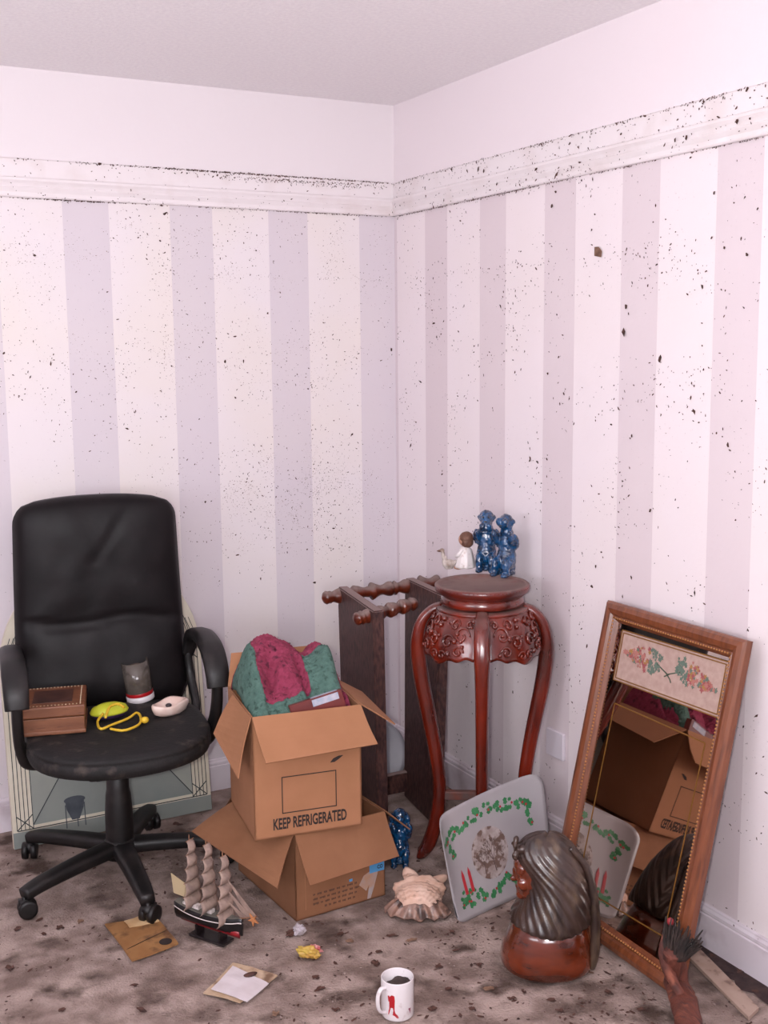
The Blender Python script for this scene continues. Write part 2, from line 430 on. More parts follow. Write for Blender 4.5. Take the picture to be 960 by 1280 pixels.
edge_dirt(bmR, 'R', 260, 2.1305, .0105, .003, lambda d: .5+noise.noise(Vector((d*6, 0, 3))))
edge_dirt(bmR, 'R', 420, 2.0140, .0016, .0012, lambda d: 1 if d < .9 else .35)
edge_dirt(bmR, 'R', 160, 2.0740, .0200, .004, lambda d: .3+.6*(d > 1))
stuff(tag(obj('wall_debris', bmR, M_flake), 'scattered dark leaf specks stuck over the striped wall above the mirror', 'debris'))
# larger leaf scraps, one object each
def WLp(px, py):
    d = ray(px, py); return CAM+d*((-.001-CAM.y)/d.y)
def WRp(px, py):
    d = ray(px, py); return CAM+d*((-.001-CAM.x)/d.x)
def scrap(name, P, n, r, mtl, label, group, el=1.5):
    bm = BM(); fleck(bm, Vector((0, 0, 0)), n, r, el)
    me_o = obj(name, bm, mtl, recalc=False); me_o.location = P
    return tag(me_o, label, 'leaf', group)
WR_BIG = [(783, 383, .006), (786, 392, .004), (700, 505, .004), (685, 467, .0045),
          (813, 638, .005), (893, 241, .005), (934, 318, .005), (684, 574, .0045), (744, 268, .004), (740, 287, .004),
          (690, 258, .0065), (695, 240, .005), (678, 212, .006), (716, 180, .0045), (722, 210, .004), (568, 212, .0055), (852, 176, .006), (866, 173, .005),
          (906, 310, .004), (890, 297, .004), (790, 545, .004), (752, 690, .004), (745, 708, .0045), (788, 548, .003), (616, 510, .003), (612, 440, .003), (930, 152, .006), (884, 128, .005)]
scrap('leaf_scrap', WRp(748, 315), (-1, 0, 0), .019, M_flake2, 'largest curled brown leaf on the striped wall high above the mirror', None)
scrap('leaf_scrap', WRp(780, 415), (-1, 0, 0), .011, M_flake, 'dark leaf scrap on the striped wall below the largest curled leaf', None)
scrap('leaf_scrap', WRp(957, 147), (-1, 0, 0), .016, M_flake, 'dark brown leaf caught on the picture rail at the photo edge', None)
for px, py, r in WR_BIG:
    P = WRp(px, py)
    if P.z > 2.0733: P.x -= .0105
    elif P.z > 2.0145: P.x -= .02
    scrap('leaf_scrap', P, (-1, 0, 0), r, M_flake, 'small dark leaf scrap stuck to the striped wall right of the corner', 'leaf scraps on the right wall')
for px, py, r in [(281, 452, .0055), (440, 543, .005), (489, 437, .005), (393, 728, .006), (43, 319, .005), (123, 206, .006), (294, 497, .004), (385, 486, .003),
                  (200, 301, .004), (320, 313, .003), (95, 490, .004), (345, 621, .0035)]:
    P = WLp(px, py)
    if P.z > 2.0733: P.y -= .0105
    elif P.z > 2.0145: P.y -= .02
    scrap('leaf_scrap', P, (0, -1, 0), r, M_flake, 'small dark leaf scrap stuck to the striped wall left of the corner', 'leaf scraps on the left wall')

# ---------------------------------------------------------------- debris on the carpet
bm = BM()
def fz(x, y): return fh(x, y)
def covered(x, y):      # where something stands
    return ((-.90 < x < -.58 and -1.04 < y < -.58) or math.hypot(x+.42, y+1.53) < .13 or (-.47 < x < -.13 and -.75 < y < -.3)
            or math.hypot(x+.55, y+1.12) < .11 or math.hypot(x+.87, y+1.55) < .05 or y > -.17 or (x > -.26 and y < -1.25 and y > -1.85))
for k in range(6000):
    x, y = random.uniform(-1.75, -.02), random.uniform(-2.2, -.05)
    q = .35+.9*noise.noise(Vector((x*3, y*3, 7)))
    if x > -.6 and y < -1.0: q += .35
    if x > -.1: q += .6
    if covered(x, y) or random.random() > q: continue
    fleck(bm, Vector((x, y, fz(x, y)+.0005)), (0, 0, 1), .0016+.0045*random.random()**2.5)
for f in bm.faces: f.material_index = 0
nf = len(bm.faces)
for k in range(1700):
    x, y = random.uniform(-1.75, -.1), random.uniform(-2.2, -.1)
    if covered(x, y) or random.random() > .4+.8*noise.noise(Vector((x*4, y*4, 17))): continue
    fleck(bm, Vector((x, y, fz(x, y)+.0005)), (0, 0, 1), .0013+.003*random.random()**2)
bm.faces.ensure_lookup_table()
for f in bm.faces[nf:]: f.material_index = 1
stuff(tag(obj('floor_debris', bm, [M_flake, mat('pale_crumb', 'A8968E', '8C7A74', rough=.9)]), 'crumbs of dead leaf and pale plaster strewn over the dirty carpet', 'debris'))
def dead_leaf(px, py, r, mtl):
    P = G(px, py); n = 16; bm = BM(); a0 = random.uniform(0, 6.3); sd_ = random.uniform(0, 50); el = random.uniform(.9, 1.7)
    rings = []
    for s in (0.02, .35, .7, 1):
        ring = []
        for i in range(n):
            a = 2*PI*i/n; q = r*s*(.85+.7*noise.noise(Vector((math.cos(a)*1.3+sd_, math.sin(a)*1.3, 2))))
            x, y = q*math.cos(a)*el, q*math.sin(a)*.8
            ring.append(Vector((x*math.cos(a0)-y*math.sin(a0), x*math.sin(a0)+y*math.cos(a0), .0025+.55*r*s*abs(noise.noise(Vector((x*90, y*90, sd_)))))))
        rings.append(ring)
    bot = [[v-Vector((0, 0, .0008)) for v in rg] for rg in rings]
    loft(bm, rings+bot[::-1])
    o = obj('dead_leaf', bm, mtl); o.location = (P.x, P.y, fz(P.x, P.y)+.0004)
    tag(o, 'curled dead brown leaf lying on the dirty carpet', 'leaf', 'dead leaves on the carpet')
for i, (px, py) in enumerate([(22, 1162), (55, 1168), (75, 1160), (100, 1152), (50, 1150), (168, 1232), (176, 1262), (77, 1262), (235, 1040), (222, 1030), (215, 1044), (250, 1044),
                 (425, 1168), (438, 1176), (400, 1236), (395, 1222), (474, 1190), (490, 1170), (515, 1176), (548, 1208), (565, 1165), (570, 1188), (600, 1205), (610, 1236),
                 (560, 1236), (590, 1262), (640, 1248), (690, 1250), (735, 1216), (760, 1240), (800, 1262), (540, 1262), (420, 1262), (345, 1268), (300, 1215), (12, 1210),
                 (905, 1180), (925, 1215), (945, 1240), (890, 1195), (870, 1182), (700, 1264), (655, 1168), (470, 1205)]):
    if i % 5 == 3 and i < 36: dead_leaf(px, py, .012, M_flake2)
    else: dead_leaf(px, py, random.uniform(.008, .015), M_flake)

# ================================================================ arched fire panel with a printed drawing, leaning on the left wall
PB = Vector((-1.145, -.152, 0)); pang = math.atan2(.11, .9)
e = thing('arched_panel', 'arched cream panel printed with a grey-green room, leaning behind the office chair', 'panel', PB)
e.rotation_euler = (PI/2-pang, 0, 0)                 # local x right, local y up the panel, local z towards the room
def arch(hw, z0, b, bot, n=40):
    return [(-hw, bot), (hw, bot)]+[(hw*math.cos(PI*k/n), z0+b*math.sin(PI*k/n)) for k in range(n+1)]
M_cream = mat('cream_print', 'CFC6B2', 'D8D0BE', rough=.55, scale=6)
M_gg = mat('grey_green_print', '7D8481', '8C918B', rough=.5, scale=5)
M_gg2 = mat('pale_grey_green_print', 'A3A59B', '92968F', rough=.5, scale=4)
M_line = mat('print_line', '2C3236', rough=.6)
bm = BM(); prism(bm, arch(.325, .555, .335, .0), 0, .022); obj('board', bm, M_cream, e)
PM = Matrix.Identity(4)
def pl(px, py):                                      # photo pixel -> panel's own plane
    n = Vector((0, -math.cos(pang), math.sin(pang))); d = ray(px, py); o_ = PB+n*.022
    P = CAM+d*((o_-CAM).dot(n)/d.dot(n)); q = P-PB
    return (q.x, q.dot(Vector((0, math.sin(pang), math.cos(pang)))))
def flat(bm, poly, z0, z1): prism(bm, poly, z0, z1)
def line(bm, a, b, w_, z0=.0222, z1=.0232):
    a, b = Vector(a), Vector(b); t = (b-a).normalized(); n = Vector((-t.y, t.x))*w_/2
    prism(bm, [tuple(a-n), tuple(b-n), tuple(b+n), tuple(a+n)], z0, z1)
bm = BM(); prism(bm, arch(.262, .56, .27, .065), .0215, .0226); obj('printed_scene', bm, M_gg2, e)
fl_ = [(-.262, .066), (.262, .066), (.13, .235), (-.15, .235)]
bm = BM(); prism(bm, fl_, .0222, .0230); obj('printed_floor', bm, M_gg, e)
bm = BM(); prism(bm, [(-.325, .0), (.325, .0), (.325, .05), (-.325, .05)], .0218, .0228); obj('printed_skirting', bm, M_gg, e)
bm = BM()
for sx_ in (-1, 1):
    for k in range(5):
        x = sx_*(.262+.0125*k); line(bm, (x, .055), (x, .56), .0022)
        line(bm, (sx_*(.262+.0125*k), .60), (sx_*(.262+.0125*k)*.93, .66), .002)
    line(bm, (sx_*.262, .055), (sx_*.312, .1), .003); line(bm, (sx_*.312, .055), (sx_*.262, .1), .003)
    line(bm, (sx_*.262, .52), (sx_*.312, .57), .003); line(bm, (sx_*.312, .52), (sx_*.262, .57), .003)
    for k in range(24):
        a0, a1 = PI*k/48, PI*(k+1)/48
        for rr in (0, .03):
            line(bm, (sx_*(.262+rr)*math.cos(a0), .56+(.27+rr)*math.sin(a0)), (sx_*(.262+rr)*math.cos(a1), .56+(.27+rr)*math.sin(a1)), .002)
line(bm, (-.31, .054), (.31, .054), .003)
line(bm, fl_[0], fl_[3], .003, .0228, .0236); line(bm, fl_[1], fl_[2], .003, .0228, .0236); line(bm, fl_[2], fl_[3], .003, .0228, .0236)
line(bm, (-.15, .235), (-.15, .5), .002, .0228, .0236); line(bm, (.13, .235), (.13, .5), .002, .0228, .0236)
st = [(-.055, .165), (.09, .165), (.075, .205), (-.04, .205)]
for k in range(4): line(bm, st[k], st[(k+1) % 4], .002, .0228, .0236)
st2 = [(-.04, .205), (.07, .205), (.05, .24), (-.02, .24)]
for k in range(4): line(bm, st2[k], st2[(k+1) % 4], .002, .0228, .0236)
obj('printed_lines', bm, M_line, e)
bm = BM(); prism(bm, st, .0226, .0232); prism(bm, st2, .0226, .0232); obj('printed_steps', bm, M_gg2, e)
cx_, cy_ = pl(94, 1012)
bm = BM()
prism(bm, [(cx_-.03, cy_+.03), (cx_-.027, cy_+.005), (cx_-.012, cy_-.03), (cx_+.012, cy_-.03), (cx_+.027, cy_+.005), (cx_+.03, cy_+.03)], .0228, .0240)
prism(bm, [(cx_+.034*math.cos(2*PI*k/20), cy_+.033+.012*math.sin(2*PI*k/20)) for k in range(20)], .0228, .0244)
for dx in (-.03, .006, .03): line(bm, (cx_+dx, cy_+.02), (cx_+dx, cy_-.055), .003, .0228, .0238)
obj('printed_urn', bm, mat('slate_print', '3A4048', '4A5058', rough=.5, scale=30), e)

# ================================================================ office chair
CH = Vector((-1.222, -.503, 0)); chz = -.13
ch = thing('office_chair', 'black leather office chair with loop arms on a five-star base', 'chair', CH, chz)
# back: padded, rounded top corners, slightly waisted
def back_outline(t):   # t 0 bottom .. 1 top -> half width
    hw = .262-.020*t
    if t > .89: q = (t-.89)/.11; hw -= .062*(1-math.sqrt(max(0, 1-q*q)))
    if t < .08: hw -= .03*(1-t/.08)
    return hw
bm = BM(); rows = 44; cols = 30; F = []; B = []
for i in range(rows+1):
    t = i/rows; hw = back_outline(t); z = .455+.655*t
    y = .20+.05*t+.02*math.sin(PI*t)
    fr, bk = [], []
    for j in range(cols+1):
        u = -1+2*j/cols
        edge = (1-abs(u)**5)*(1-abs(2*t-1)**9)
        pad = .045*edge**.5
        seam = .010*gb(t, .42+.012*math.sin(5*u), .016)*(abs(u) < .93)
        pil = .008*abs(math.sin(PI*min(1, t/.42)))*1.0 if t < .42 else .010*math.sin(PI*(t-.42)/.58)
        wr = .0035*noise.noise(Vector((u*3+t*4, t*7-u*2, 2)))*edge+.0025*math.sin(22*(t+.35*u*u))*gb(t, .45, .12)*edge
        dg_ = .006*gb(u*.7+.15, (t-.62)*1.3, .03)*(t > .4)*(u > -.1)
        zt = z-.013*abs(u)**2.5*max(0, (t-.8)/.2)
        fr.append(Vector((u*hw, y-pad+seam-pil*edge-wr+dg_, zt)))
        bk.append(Vector((u*hw*.985, y+.03+.012*edge, zt)))
    F.append(fr); B.append(bk)
FV = [[bm.verts.new(p) for p in r] for r in F]; BV = [[bm.verts.new(p) for p in r] for r in B]
for i in range(rows):
    for j in range(cols):
        bm.faces.new((FV[i][j], FV[i][j+1], FV[i+1][j+1], FV[i+1][j]))
        bm.faces.new((BV[i][j+1], BV[i][j], BV[i+1][j], BV[i+1][j+1]))
    bm.faces.new((FV[i][0], FV[i+1][0], BV[i+1][0], BV[i][0])); bm.faces.new((FV[i+1][cols], FV[i][cols], BV[i][cols], BV[i+1][cols]))
for j in range(cols):
    bm.faces.new((FV[0][j+1], FV[0][j], BV[0][j], BV[0][j+1])); bm.faces.new((FV[rows][j], FV[rows][j+1], BV[rows][j+1], BV[rows][j]))
bk = obj('backrest', bm, M_black, ch, True)
# seat
bm = BM(); rings = []
def seat_ring(k, z, s):
    out = []
    for i in range(56):
        a = 2*PI*i/56; c, q = math.cos(a), math.sin(a); p = 2.5 if q < 0 else 3.6
        f = (abs(c)**p+abs(q)**p)**(-1/p)
        out.append(Vector((c*f*(.258+s), -.07+q*f*(.245+s), z-.010*max(0, -q)**2)))
    return out
for z, s in ((.408, -.06), (.411, -.03), (.422, -.006), (.438, 0), (.456, -.001), (.460, -.006), (.465, -.001), (.476, -.008), (.481, -.03), (.481, -.08), (.480, -.15), (.480, -.22)):
    rings.append(seat_ring(0, z, s))
loft(bm, rings); obj('seat', bm, M_bseat, ch, True)
bm = BM(); bx(bm, (0, -.05, .38), (.2, .26, .035), bev=.008); bx(bm, (0, .16, .385), (.07, .22, .02), bev=.004)
sweep(bm, spline([(0, .22, .385), (0, .28, .40), (0, .292, .47), (0, .275, .62)], 5), .06, .012, side=(1, 0, 0), p=5)
obj('seat_bracket', bm, M_plast, ch, True)
for s_ in (-1, 1):
    arm = BM(); X = .276*s_
    path = spline([(X*.93, .20, .60), (X*.98, .17, .665), (X, .07, .69), (X, -.04, .688), (X, -.100, .668), (X, -.140, .63), (X, -.152, .585)], 7)
    n_ = len(path)
    sweep(arm, path, lerp_list([.036, .05, .062, .068, .070, .068, .064], n_), lerp_list([.03, .036, .036, .036, .038, .04, .036], n_), side=(1, 0, 0), n=14, p=4)
    a_ = obj('armrest', arm, M_plast, ch, True)
    sp_ = BM()
    path = spline([(X, -.138, .595), (X, -.125, .53), (X*.98, -.09, .455), (X*.9, -.06, .405), (X*.6, -.05, .393)], 6)
    sweep(sp_, path, .03, .045, side=(1, 0, 0), n=12, p=4)
    path = spline([(X*.93, .20, .61), (X*.95, .19, .53), (X*.95, .12, .44), (X*.8, .08, .40), (X*.6, .05, .393)], 6)
    sweep(sp_, path, .026, .035, side=(1, 0, 0), n=12, p=4)
    obj('arm_support', sp_, M_plast, ch, True)
bm = BM(); lathe(bm, [(.038, .085), (.041, .1), (.041, .19), (.037, .25), (.033, .27), (.033, .37)], 24); obj('gas_column', bm, M_plast, ch, True)
bm = BM(); lathe(bm, [(.03, .055), (.046, .06), (.05, .085), (.05, .105), (.04, .118), (.032, .12)], 28); obj('hub', bm, M_plast, ch, True)
for k in range(5):
    a = math.radians([203, 130, 58, -14, 267][k])-chz; c, s_ = math.cos(a), math.sin(a)
    bm = BM(); path = spline([(.03*c, .03*s_, .092), (.14*c, .14*s_, .088), (.27*c, .27*s_, .078), (.332*c, .332*s_, .066)], 5)
    sweep(bm, path, lerp_list([.064, .056, .048, .04], len(path)), lerp_list([.044, .042, .038, .034], len(path)), side=(-s_, c, 0), n=14, p=4)
    lg = obj('base_leg', bm, M_plast, ch, True)
    bm = BM(); ca = a+[1.1, .5, 2.2, 1.0, .7][k]; mt = Matrix.Translation((.332*c, .332*s_, 0)) @ Matrix.Rotation(ca, 4, 'Z') @ Matrix.Rotation(PI/2, 4, 'Y')
    for off in (-1, 1):
        m2 = Matrix.Translation((.332*c, .332*s_, .0265)) @ Matrix.Rotation(ca, 4, 'Z') @ Matrix.Translation((off*.013, 0.008, 0)) @ Matrix.Rotation(PI/2, 4, 'Y')
        lathe(bm, [(.018, -.009), (.0255, -.008), (.0265, 0), (.0255, .008), (.018, .009)], 24, m2)
    m3 = Matrix.Translation((.332*c, .332*s_, 0)) @ Matrix.Rotation(ca, 4, 'Z')
    bmesh.ops.create_cube(bm, size=1, matrix=m3 @ Matrix.Translation((0, .005, .038)) @ Matrix.Diagonal((.022, .04, .03, 1)))
    lathe(bm, [(.006, .04), (.006, .06)], 10, Matrix.Translation((.332*c, .332*s_, 0)))
    obj('caster', bm, M_plast, lg, True)

# ---------------------------------------------------------------- things on the seat (top of cushion z about .478)
ZS = .482
# carved wooden box
a, b_ = G(25, 922, ZS), G(110, 918, ZS); u_ = (b_-a); W_ = u_.length*.95; D_ = .195
bxo = thing('wooden_box', 'small brown wooden trinket box with a dotted border lid on the chair seat', 'box', a, math.atan2(u_.y, u_.x)+.11)
M_bw = mat('box_wood', '6E4129', '825236', rough=.5, scale=10, stretch=(1, 6, 6), dirt='57301F', dscale=20)
M_bw2 = mat('box_dark_inlay', '3E2620', '54352B', rough=.45, scale=25)
bm = BM(); bx(bm, (W_/2, D_/2, .024), (W_, D_, .048), bev=.002); bx(bm, (W_/2, D_/2, .006), (W_+.006, D_+.006, .012), bev=.003)
obj('box_body', bm, M_bw, bxo)
lid = obj('lid', bx(BM(), (W_/2, D_/2, .066), (W_+.006, D_+.006, .032), bev=.004), M_bw, bxo)
bm = BM(); bx(bm, (W_/2, D_/2, .0822), (W_*.62, D_*.62, .002)); obj('inlay', bm, M_bw2, lid)
bm = BM()
for k in range(17):
    for q in (.009, D_-.009): bmesh.ops.create_icosphere(bm, subdivisions=1, radius=.0024, matrix=Matrix.Translation((.01+(W_-.02)*k/16, q, .0825)))
for k in range(1, 15):
    for q in (.01, W_-.01): bmesh.ops.create_icosphere(bm, subdivisions=1, radius=.0024, matrix=Matrix.Translation((q, .009+(D_-.018)*k/15, .0825)))
obj('stud_border', bm, mat('brass_stud', 'C9B79A', rough=.35, metal=.6), lid)
# glass
P = G(176, 874, ZS)
g = thing('drinking_glass', 'clear glass tumbler with red and white band at its foot, on the chair seat', 'glass', P, 0)
g.rotation_euler = (0, math.radians(-7), 0)
gl = mat('clear_glass', 'CDBFB2', rough=.12, trans=.86, dirt='8E7F74', dscale=30, dlo=.5, dhi=.8)
bm = BM(); lathe(bm, [(.036, .016), (.040, .02), (.0415, .125), (.0395, .125), (.038, .022), (.0, .022)], 36, caps=False); obj('glass_wall', bm, gl, g, True)
bm = BM(); lathe(bm, [(.041, 0), (.0425, .002), (.0425, .016), (.040, .018)], 36); obj('white_foot', bm, mat('white_enamel', 'D9D2D4', rough=.4), g, True)
bm = BM(); lathe(bm, [(.0407, .018), (.0412, .019), (.0412, .028), (.0407, .029)], 36, caps=False); obj('red_band', bm, mat('red_band', 'A3131B', rough=.3), g, True)
bm = BM(); sweep(bm, [(.0385*math.cos(t), .0385*math.sin(t), .1) for t in (-1.9, -1.6, -1.3)], .0006, .07, side=(0, 0, 1)); bm.free()
bm = BM(); lathe(bm, [(.034, .023), (.034, .05), (.028, .10), (.016, .112), (0, .114)], 20, caps=True); obj('crumpled_paper', bm, mat('brown_paper', '8A7264', '5B493F', rough=.9, scale=50), g, True)
# soap-shaped yellow green object with purple underside and yellow cord
P = G(137, 897, ZS)
ys_ = thing('yellow_toy', 'small lime yellow and purple oval toy with loops of yellow cord, on the seat', 'toy', P, .1)
M_lime = mat('lime', 'BCC22A', 'C6CC38', rough=.5, scale=30)
bm = BM(); lathe(bm, [(.03, .012), (.042, .016), (.044, .022), (.038, .034), (.022, .042), (0, .045)], 32, Matrix.Diagonal((1.32, .86, 1, 1))); obj('top_shell', bm, M_lime, ys_, True)
bm = BM(); lathe(bm, [(.02, 0), (.036, .004), (.041, .012), (.041, .018)], 32, Matrix.Diagonal((1.3, .84, 1, 1))); obj('bottom_shell', bm, mat('purple', '2E1B3E', rough=.5), ys_, True)
M_cord = mat('yellow_cord', 'D9AE22', 'E3BE3A', rough=.6, scale=60)
def cord(pts, z):
    L_ = [ys_.matrix_basis.inverted() @ (G(x, y, ZS+q)) for x, y, q in pts]
    bm = BM(); path = spline(L_, 8); sweep(bm, path, .0075, n=8, jit=.0004); obj('cord', bm, M_cord, ys_, True)
cord([(132, 897, .035), (137, 884, .046), (147, 880, .048), (155, 884, .046)], 0)
cord([(129, 892, .03), (122, 902, .006), (126, 911, .005), (140, 906, .005), (160, 898, .005), (171, 891, .008), (176, 897, .006), (173, 906, .005), (155, 913, .005), (138, 911, .005)], 0)
bm = BM(); bmesh.ops.create_icosphere(bm, subdivisions=2, radius=.011, matrix=Matrix.Translation(ys_.matrix_basis.inverted() @ G(181, 900, ZS+.01)) @ Matrix.Diagonal((1.1, 1, .9, 1)))
obj('cord_knot', bm, M_cord, ys_, True)
# pale shell-like soap dish
P = G(213, 892, ZS)
dsh = thing('shell_dish', 'pale pink oval dish with a dark pebble in it, on the seat', 'dish', P, math.radians(22))
bm = BM(); lathe(bm, [(.0, 0), (.030, .001), (.040, .008), (.046, .022), (.047, .032), (.044, .037), (.037, .034), (.030, .024), (.015, .018), (0, .017)], 40, Matrix.Diagonal((1.35, .78, 1, 1)), caps=False)
for v in bm.verts: v.co += Vector((0, 0, .004*math.sin(v.co.x*60)))*(v.co.z > .02)+v.co.normalized()*.0012*noise.noise(v.co*60)
for v in bm.verts: v.co.z = max(v.co.z, 0)
obj('bowl', bm, mat('pale_shell', 'DDBFB2', 'E8D3C8', rough=.35, scale=30, coat=.3), dsh, True)
pb = obj('pebble', (lambda b2: (bmesh.ops.create_icosphere(b2, subdivisions=2, radius=.008, matrix=Matrix.Translation(P+Vector((-.004, .002, .0255))) @ Matrix.Diagonal((1.2, 1, .8, 1))), b2)[1])(BM()), mat('pebble', '3B3236', rough=.5))
tag(pb, 'tiny dark pebble lying in the pale oval dish', 'pebble')

# ================================================================ cardboard boxes
def carton(name, label, A, u, v, W, D, z0, H, mtl, t=.004):
    u = Vector(u).normalized(); v = Vector((-u.y, u.x, 0))
    r = thing(name, label, 'box', A, math.atan2(u.y, u.x))
    r.location.z = z0
    bm = BM()
    bx(bm, (W/2, D/2, t/2), (W, D, t)); bx(bm, (W/2, t/2, H/2), (W, t, H)); bx(bm, (W/2, D-t/2, H/2), (W, t, H))
    bx(bm, (t/2, D/2, H/2), (t, D, H)); bx(bm, (W-t/2, D/2, H/2), (t, D, H))
    obj('box_body', bm, mtl, r)
    return r
def flap(r, P4, mtl, name='flap', bend=.0):
    """curved board from hinge A-B out to C-D (local metres)"""
    A, B, C, D = [Vector(p) for p in P4]; bm = BM(); n = 8; m_ = 4
    nr = (B-A).cross(D-A).normalized(); top, bot = [], []
    for i in range(n+1):
        t = i/n; rt, rb = [], []
        for j in range(m_+1):
            s = j/m_; p = (A*(1-s)+B*s)*(1-t)+(D*(1-s)+C*s)*t + nr*bend*math.sin(PI*t)
            rt.append(p); rb.append(p-nr*.0035)
        top.append(rt); bot.append(rb)
    rings = [top[i]+bot[i][::-1] for i in range(n+1)]
    loft(bm, rings)
    return obj(name, bm, mtl, r)
LA = Vector((-.884, -1.02, 0)); LW, LD, LH = .285, .375, .25
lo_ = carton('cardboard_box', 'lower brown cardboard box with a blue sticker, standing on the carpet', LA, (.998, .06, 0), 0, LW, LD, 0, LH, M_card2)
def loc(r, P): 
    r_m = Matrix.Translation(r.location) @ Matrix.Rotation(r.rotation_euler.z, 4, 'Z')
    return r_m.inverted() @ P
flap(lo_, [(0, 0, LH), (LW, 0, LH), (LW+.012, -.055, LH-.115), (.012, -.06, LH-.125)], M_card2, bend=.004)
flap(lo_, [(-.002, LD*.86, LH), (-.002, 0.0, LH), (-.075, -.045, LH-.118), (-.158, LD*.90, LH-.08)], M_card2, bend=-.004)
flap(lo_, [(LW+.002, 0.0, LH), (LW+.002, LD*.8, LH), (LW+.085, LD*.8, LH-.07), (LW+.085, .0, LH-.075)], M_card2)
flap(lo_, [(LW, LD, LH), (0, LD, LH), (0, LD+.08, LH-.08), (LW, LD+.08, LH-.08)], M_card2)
# print and stickers on its front face
def on_front(r, bm, x, z, off=.0006, ang=0):
    M_ = Matrix.Translation((x, -off, z)) @ Matrix.Rotation(PI/2, 4, 'X') @ Matrix.Rotation(ang, 4, 'Z')
    bmesh.ops.transform(bm, matrix=M_, verts=bm.verts); return bm
bm = BM()
random.seed(3)
for row in range(4):
    x = .055+.012*row*(row > 2)
    while x < .19:
        w2 = random.uniform(.006, .02)
        nseg = max(2, int(w2/.0035))
        for q in range(nseg):
            bx(bm, (x+q*.0036, -.0004, .062-row*.0135+random.uniform(-.0004, .0004)), (.0022, .0008, random.choice((.006, .0045, .006))))
        x += nseg*.0036+.006
obj('small_print', bm, mat('faded_ink', '5A4034', rough=.9), lo_)
M_sky = mat('blue_sticker', '4E93C8', '5CA0D2', rough=.5, scale=12)
bm = BM(); bx(bm, (.258, -.0008, .098), (.048, .0012, .040)); stk = obj('blue_sticker', bm, M_sky, lo_)
bm = text_bm('50 IN', .0155, .8, .0004); on_front(lo_, bm, .257, .108, .0018); obj('sticker_writing', bm, M_ink, stk)
bm = text_bm('CO', .015, .8, .0004); on_front(lo_, bm, .268, .091, .0018); obj('sticker_writing', bm, M_ink, stk)
bm = BM(); bx(bm, (.173, -.0008, .074), (.010, .0012, .007)); obj('sticker_scrap', bm, M_sky, lo_)
bm = BM(); prism(bm, [(.200, .052), (.215, .076), (.245, .088), (.262, .080), (.248, .035), (.236, .004), (.226, .004), (.232, .045), (.222, .030)], 0, .0012, Matrix.Rotation(PI/2, 4, 'X')); obj('torn_label', bm, mat('torn_label', 'A7A2A5', 'B98A6A', rough=.6, scale=20), lo_)
M_tape = mat('parcel_tape', 'B88A66', rough=.25, coat=.4)
bm = BM(); bx(bm, (.03, -.0007, .125), (.002, .0008, .2)); obj('crease', bm, M_card, lo_)

UA = Vector((-.993, -1.01, .25)); UW, UD, UH = .30, .30, .34
up_ = carton('cardboard_box', 'upper cardboard box marked KEEP REFRIGERATED holding a crochet blanket', UA, (.989, -.15, 0), 0, UW, UD, .2505, UH, M_card)
flap(up_, [(.0, -.001, UH), (UW, -.001, UH), (UW+.018, -.085, UH-.085), (.012, -.095, UH-.095)], M_card, bend=.006)
flap(up_, [(-.001, UD*.72, UH), (-.001, 0.0, UH), (-.04, -.005, UH-.16), (-.062, UD*.66, UH-.10)], M_card, bend=-.004)
flap(up_, [(UW+.001, .0, UH), (UW+.001, UD, UH), (UW+.10, UD*.98, UH-.06), (UW+.105, .02, UH-.075)], M_card)
flap(up_, [(0, UD-.001, UH), (UW, UD-.001, UH), (UW-.02, UD+.035, UH+.088), (.02, UD+.035, UH+.088)], M_card)
bm = text_bm('KEEP REFRIGERATED', .043, .52, .0011); on_front(up_, bm, .153, .036, .0006, .0); obj('box_writing', bm, M_ink, up_)
bm = BM()
for a, b_ in (((.077, .066), (.227, .066)), ((.227, .066), (.227, .166)), ((.227, .166), (.077, .166)), ((.077, .166), (.077, .066))):
    c = ((a[0]+b_[0])/2, -.0004, (a[1]+b_[1])/2); bx(bm, c, (abs(a[0]-b_[0])+.0025, .0008, abs(a[1]-b_[1])+.0025))
obj('printed_rectangle', bm, M_ink, up_)
bm = BM(); prism(bm, [(.212, .190), (.220, .200), (.236, .206), (.249, .206), (.236, .197), (.224, .190)], 0, .0008, Matrix.Rotation(PI/2, 4, 'X')); obj('tear', bm, M_ink, up_)
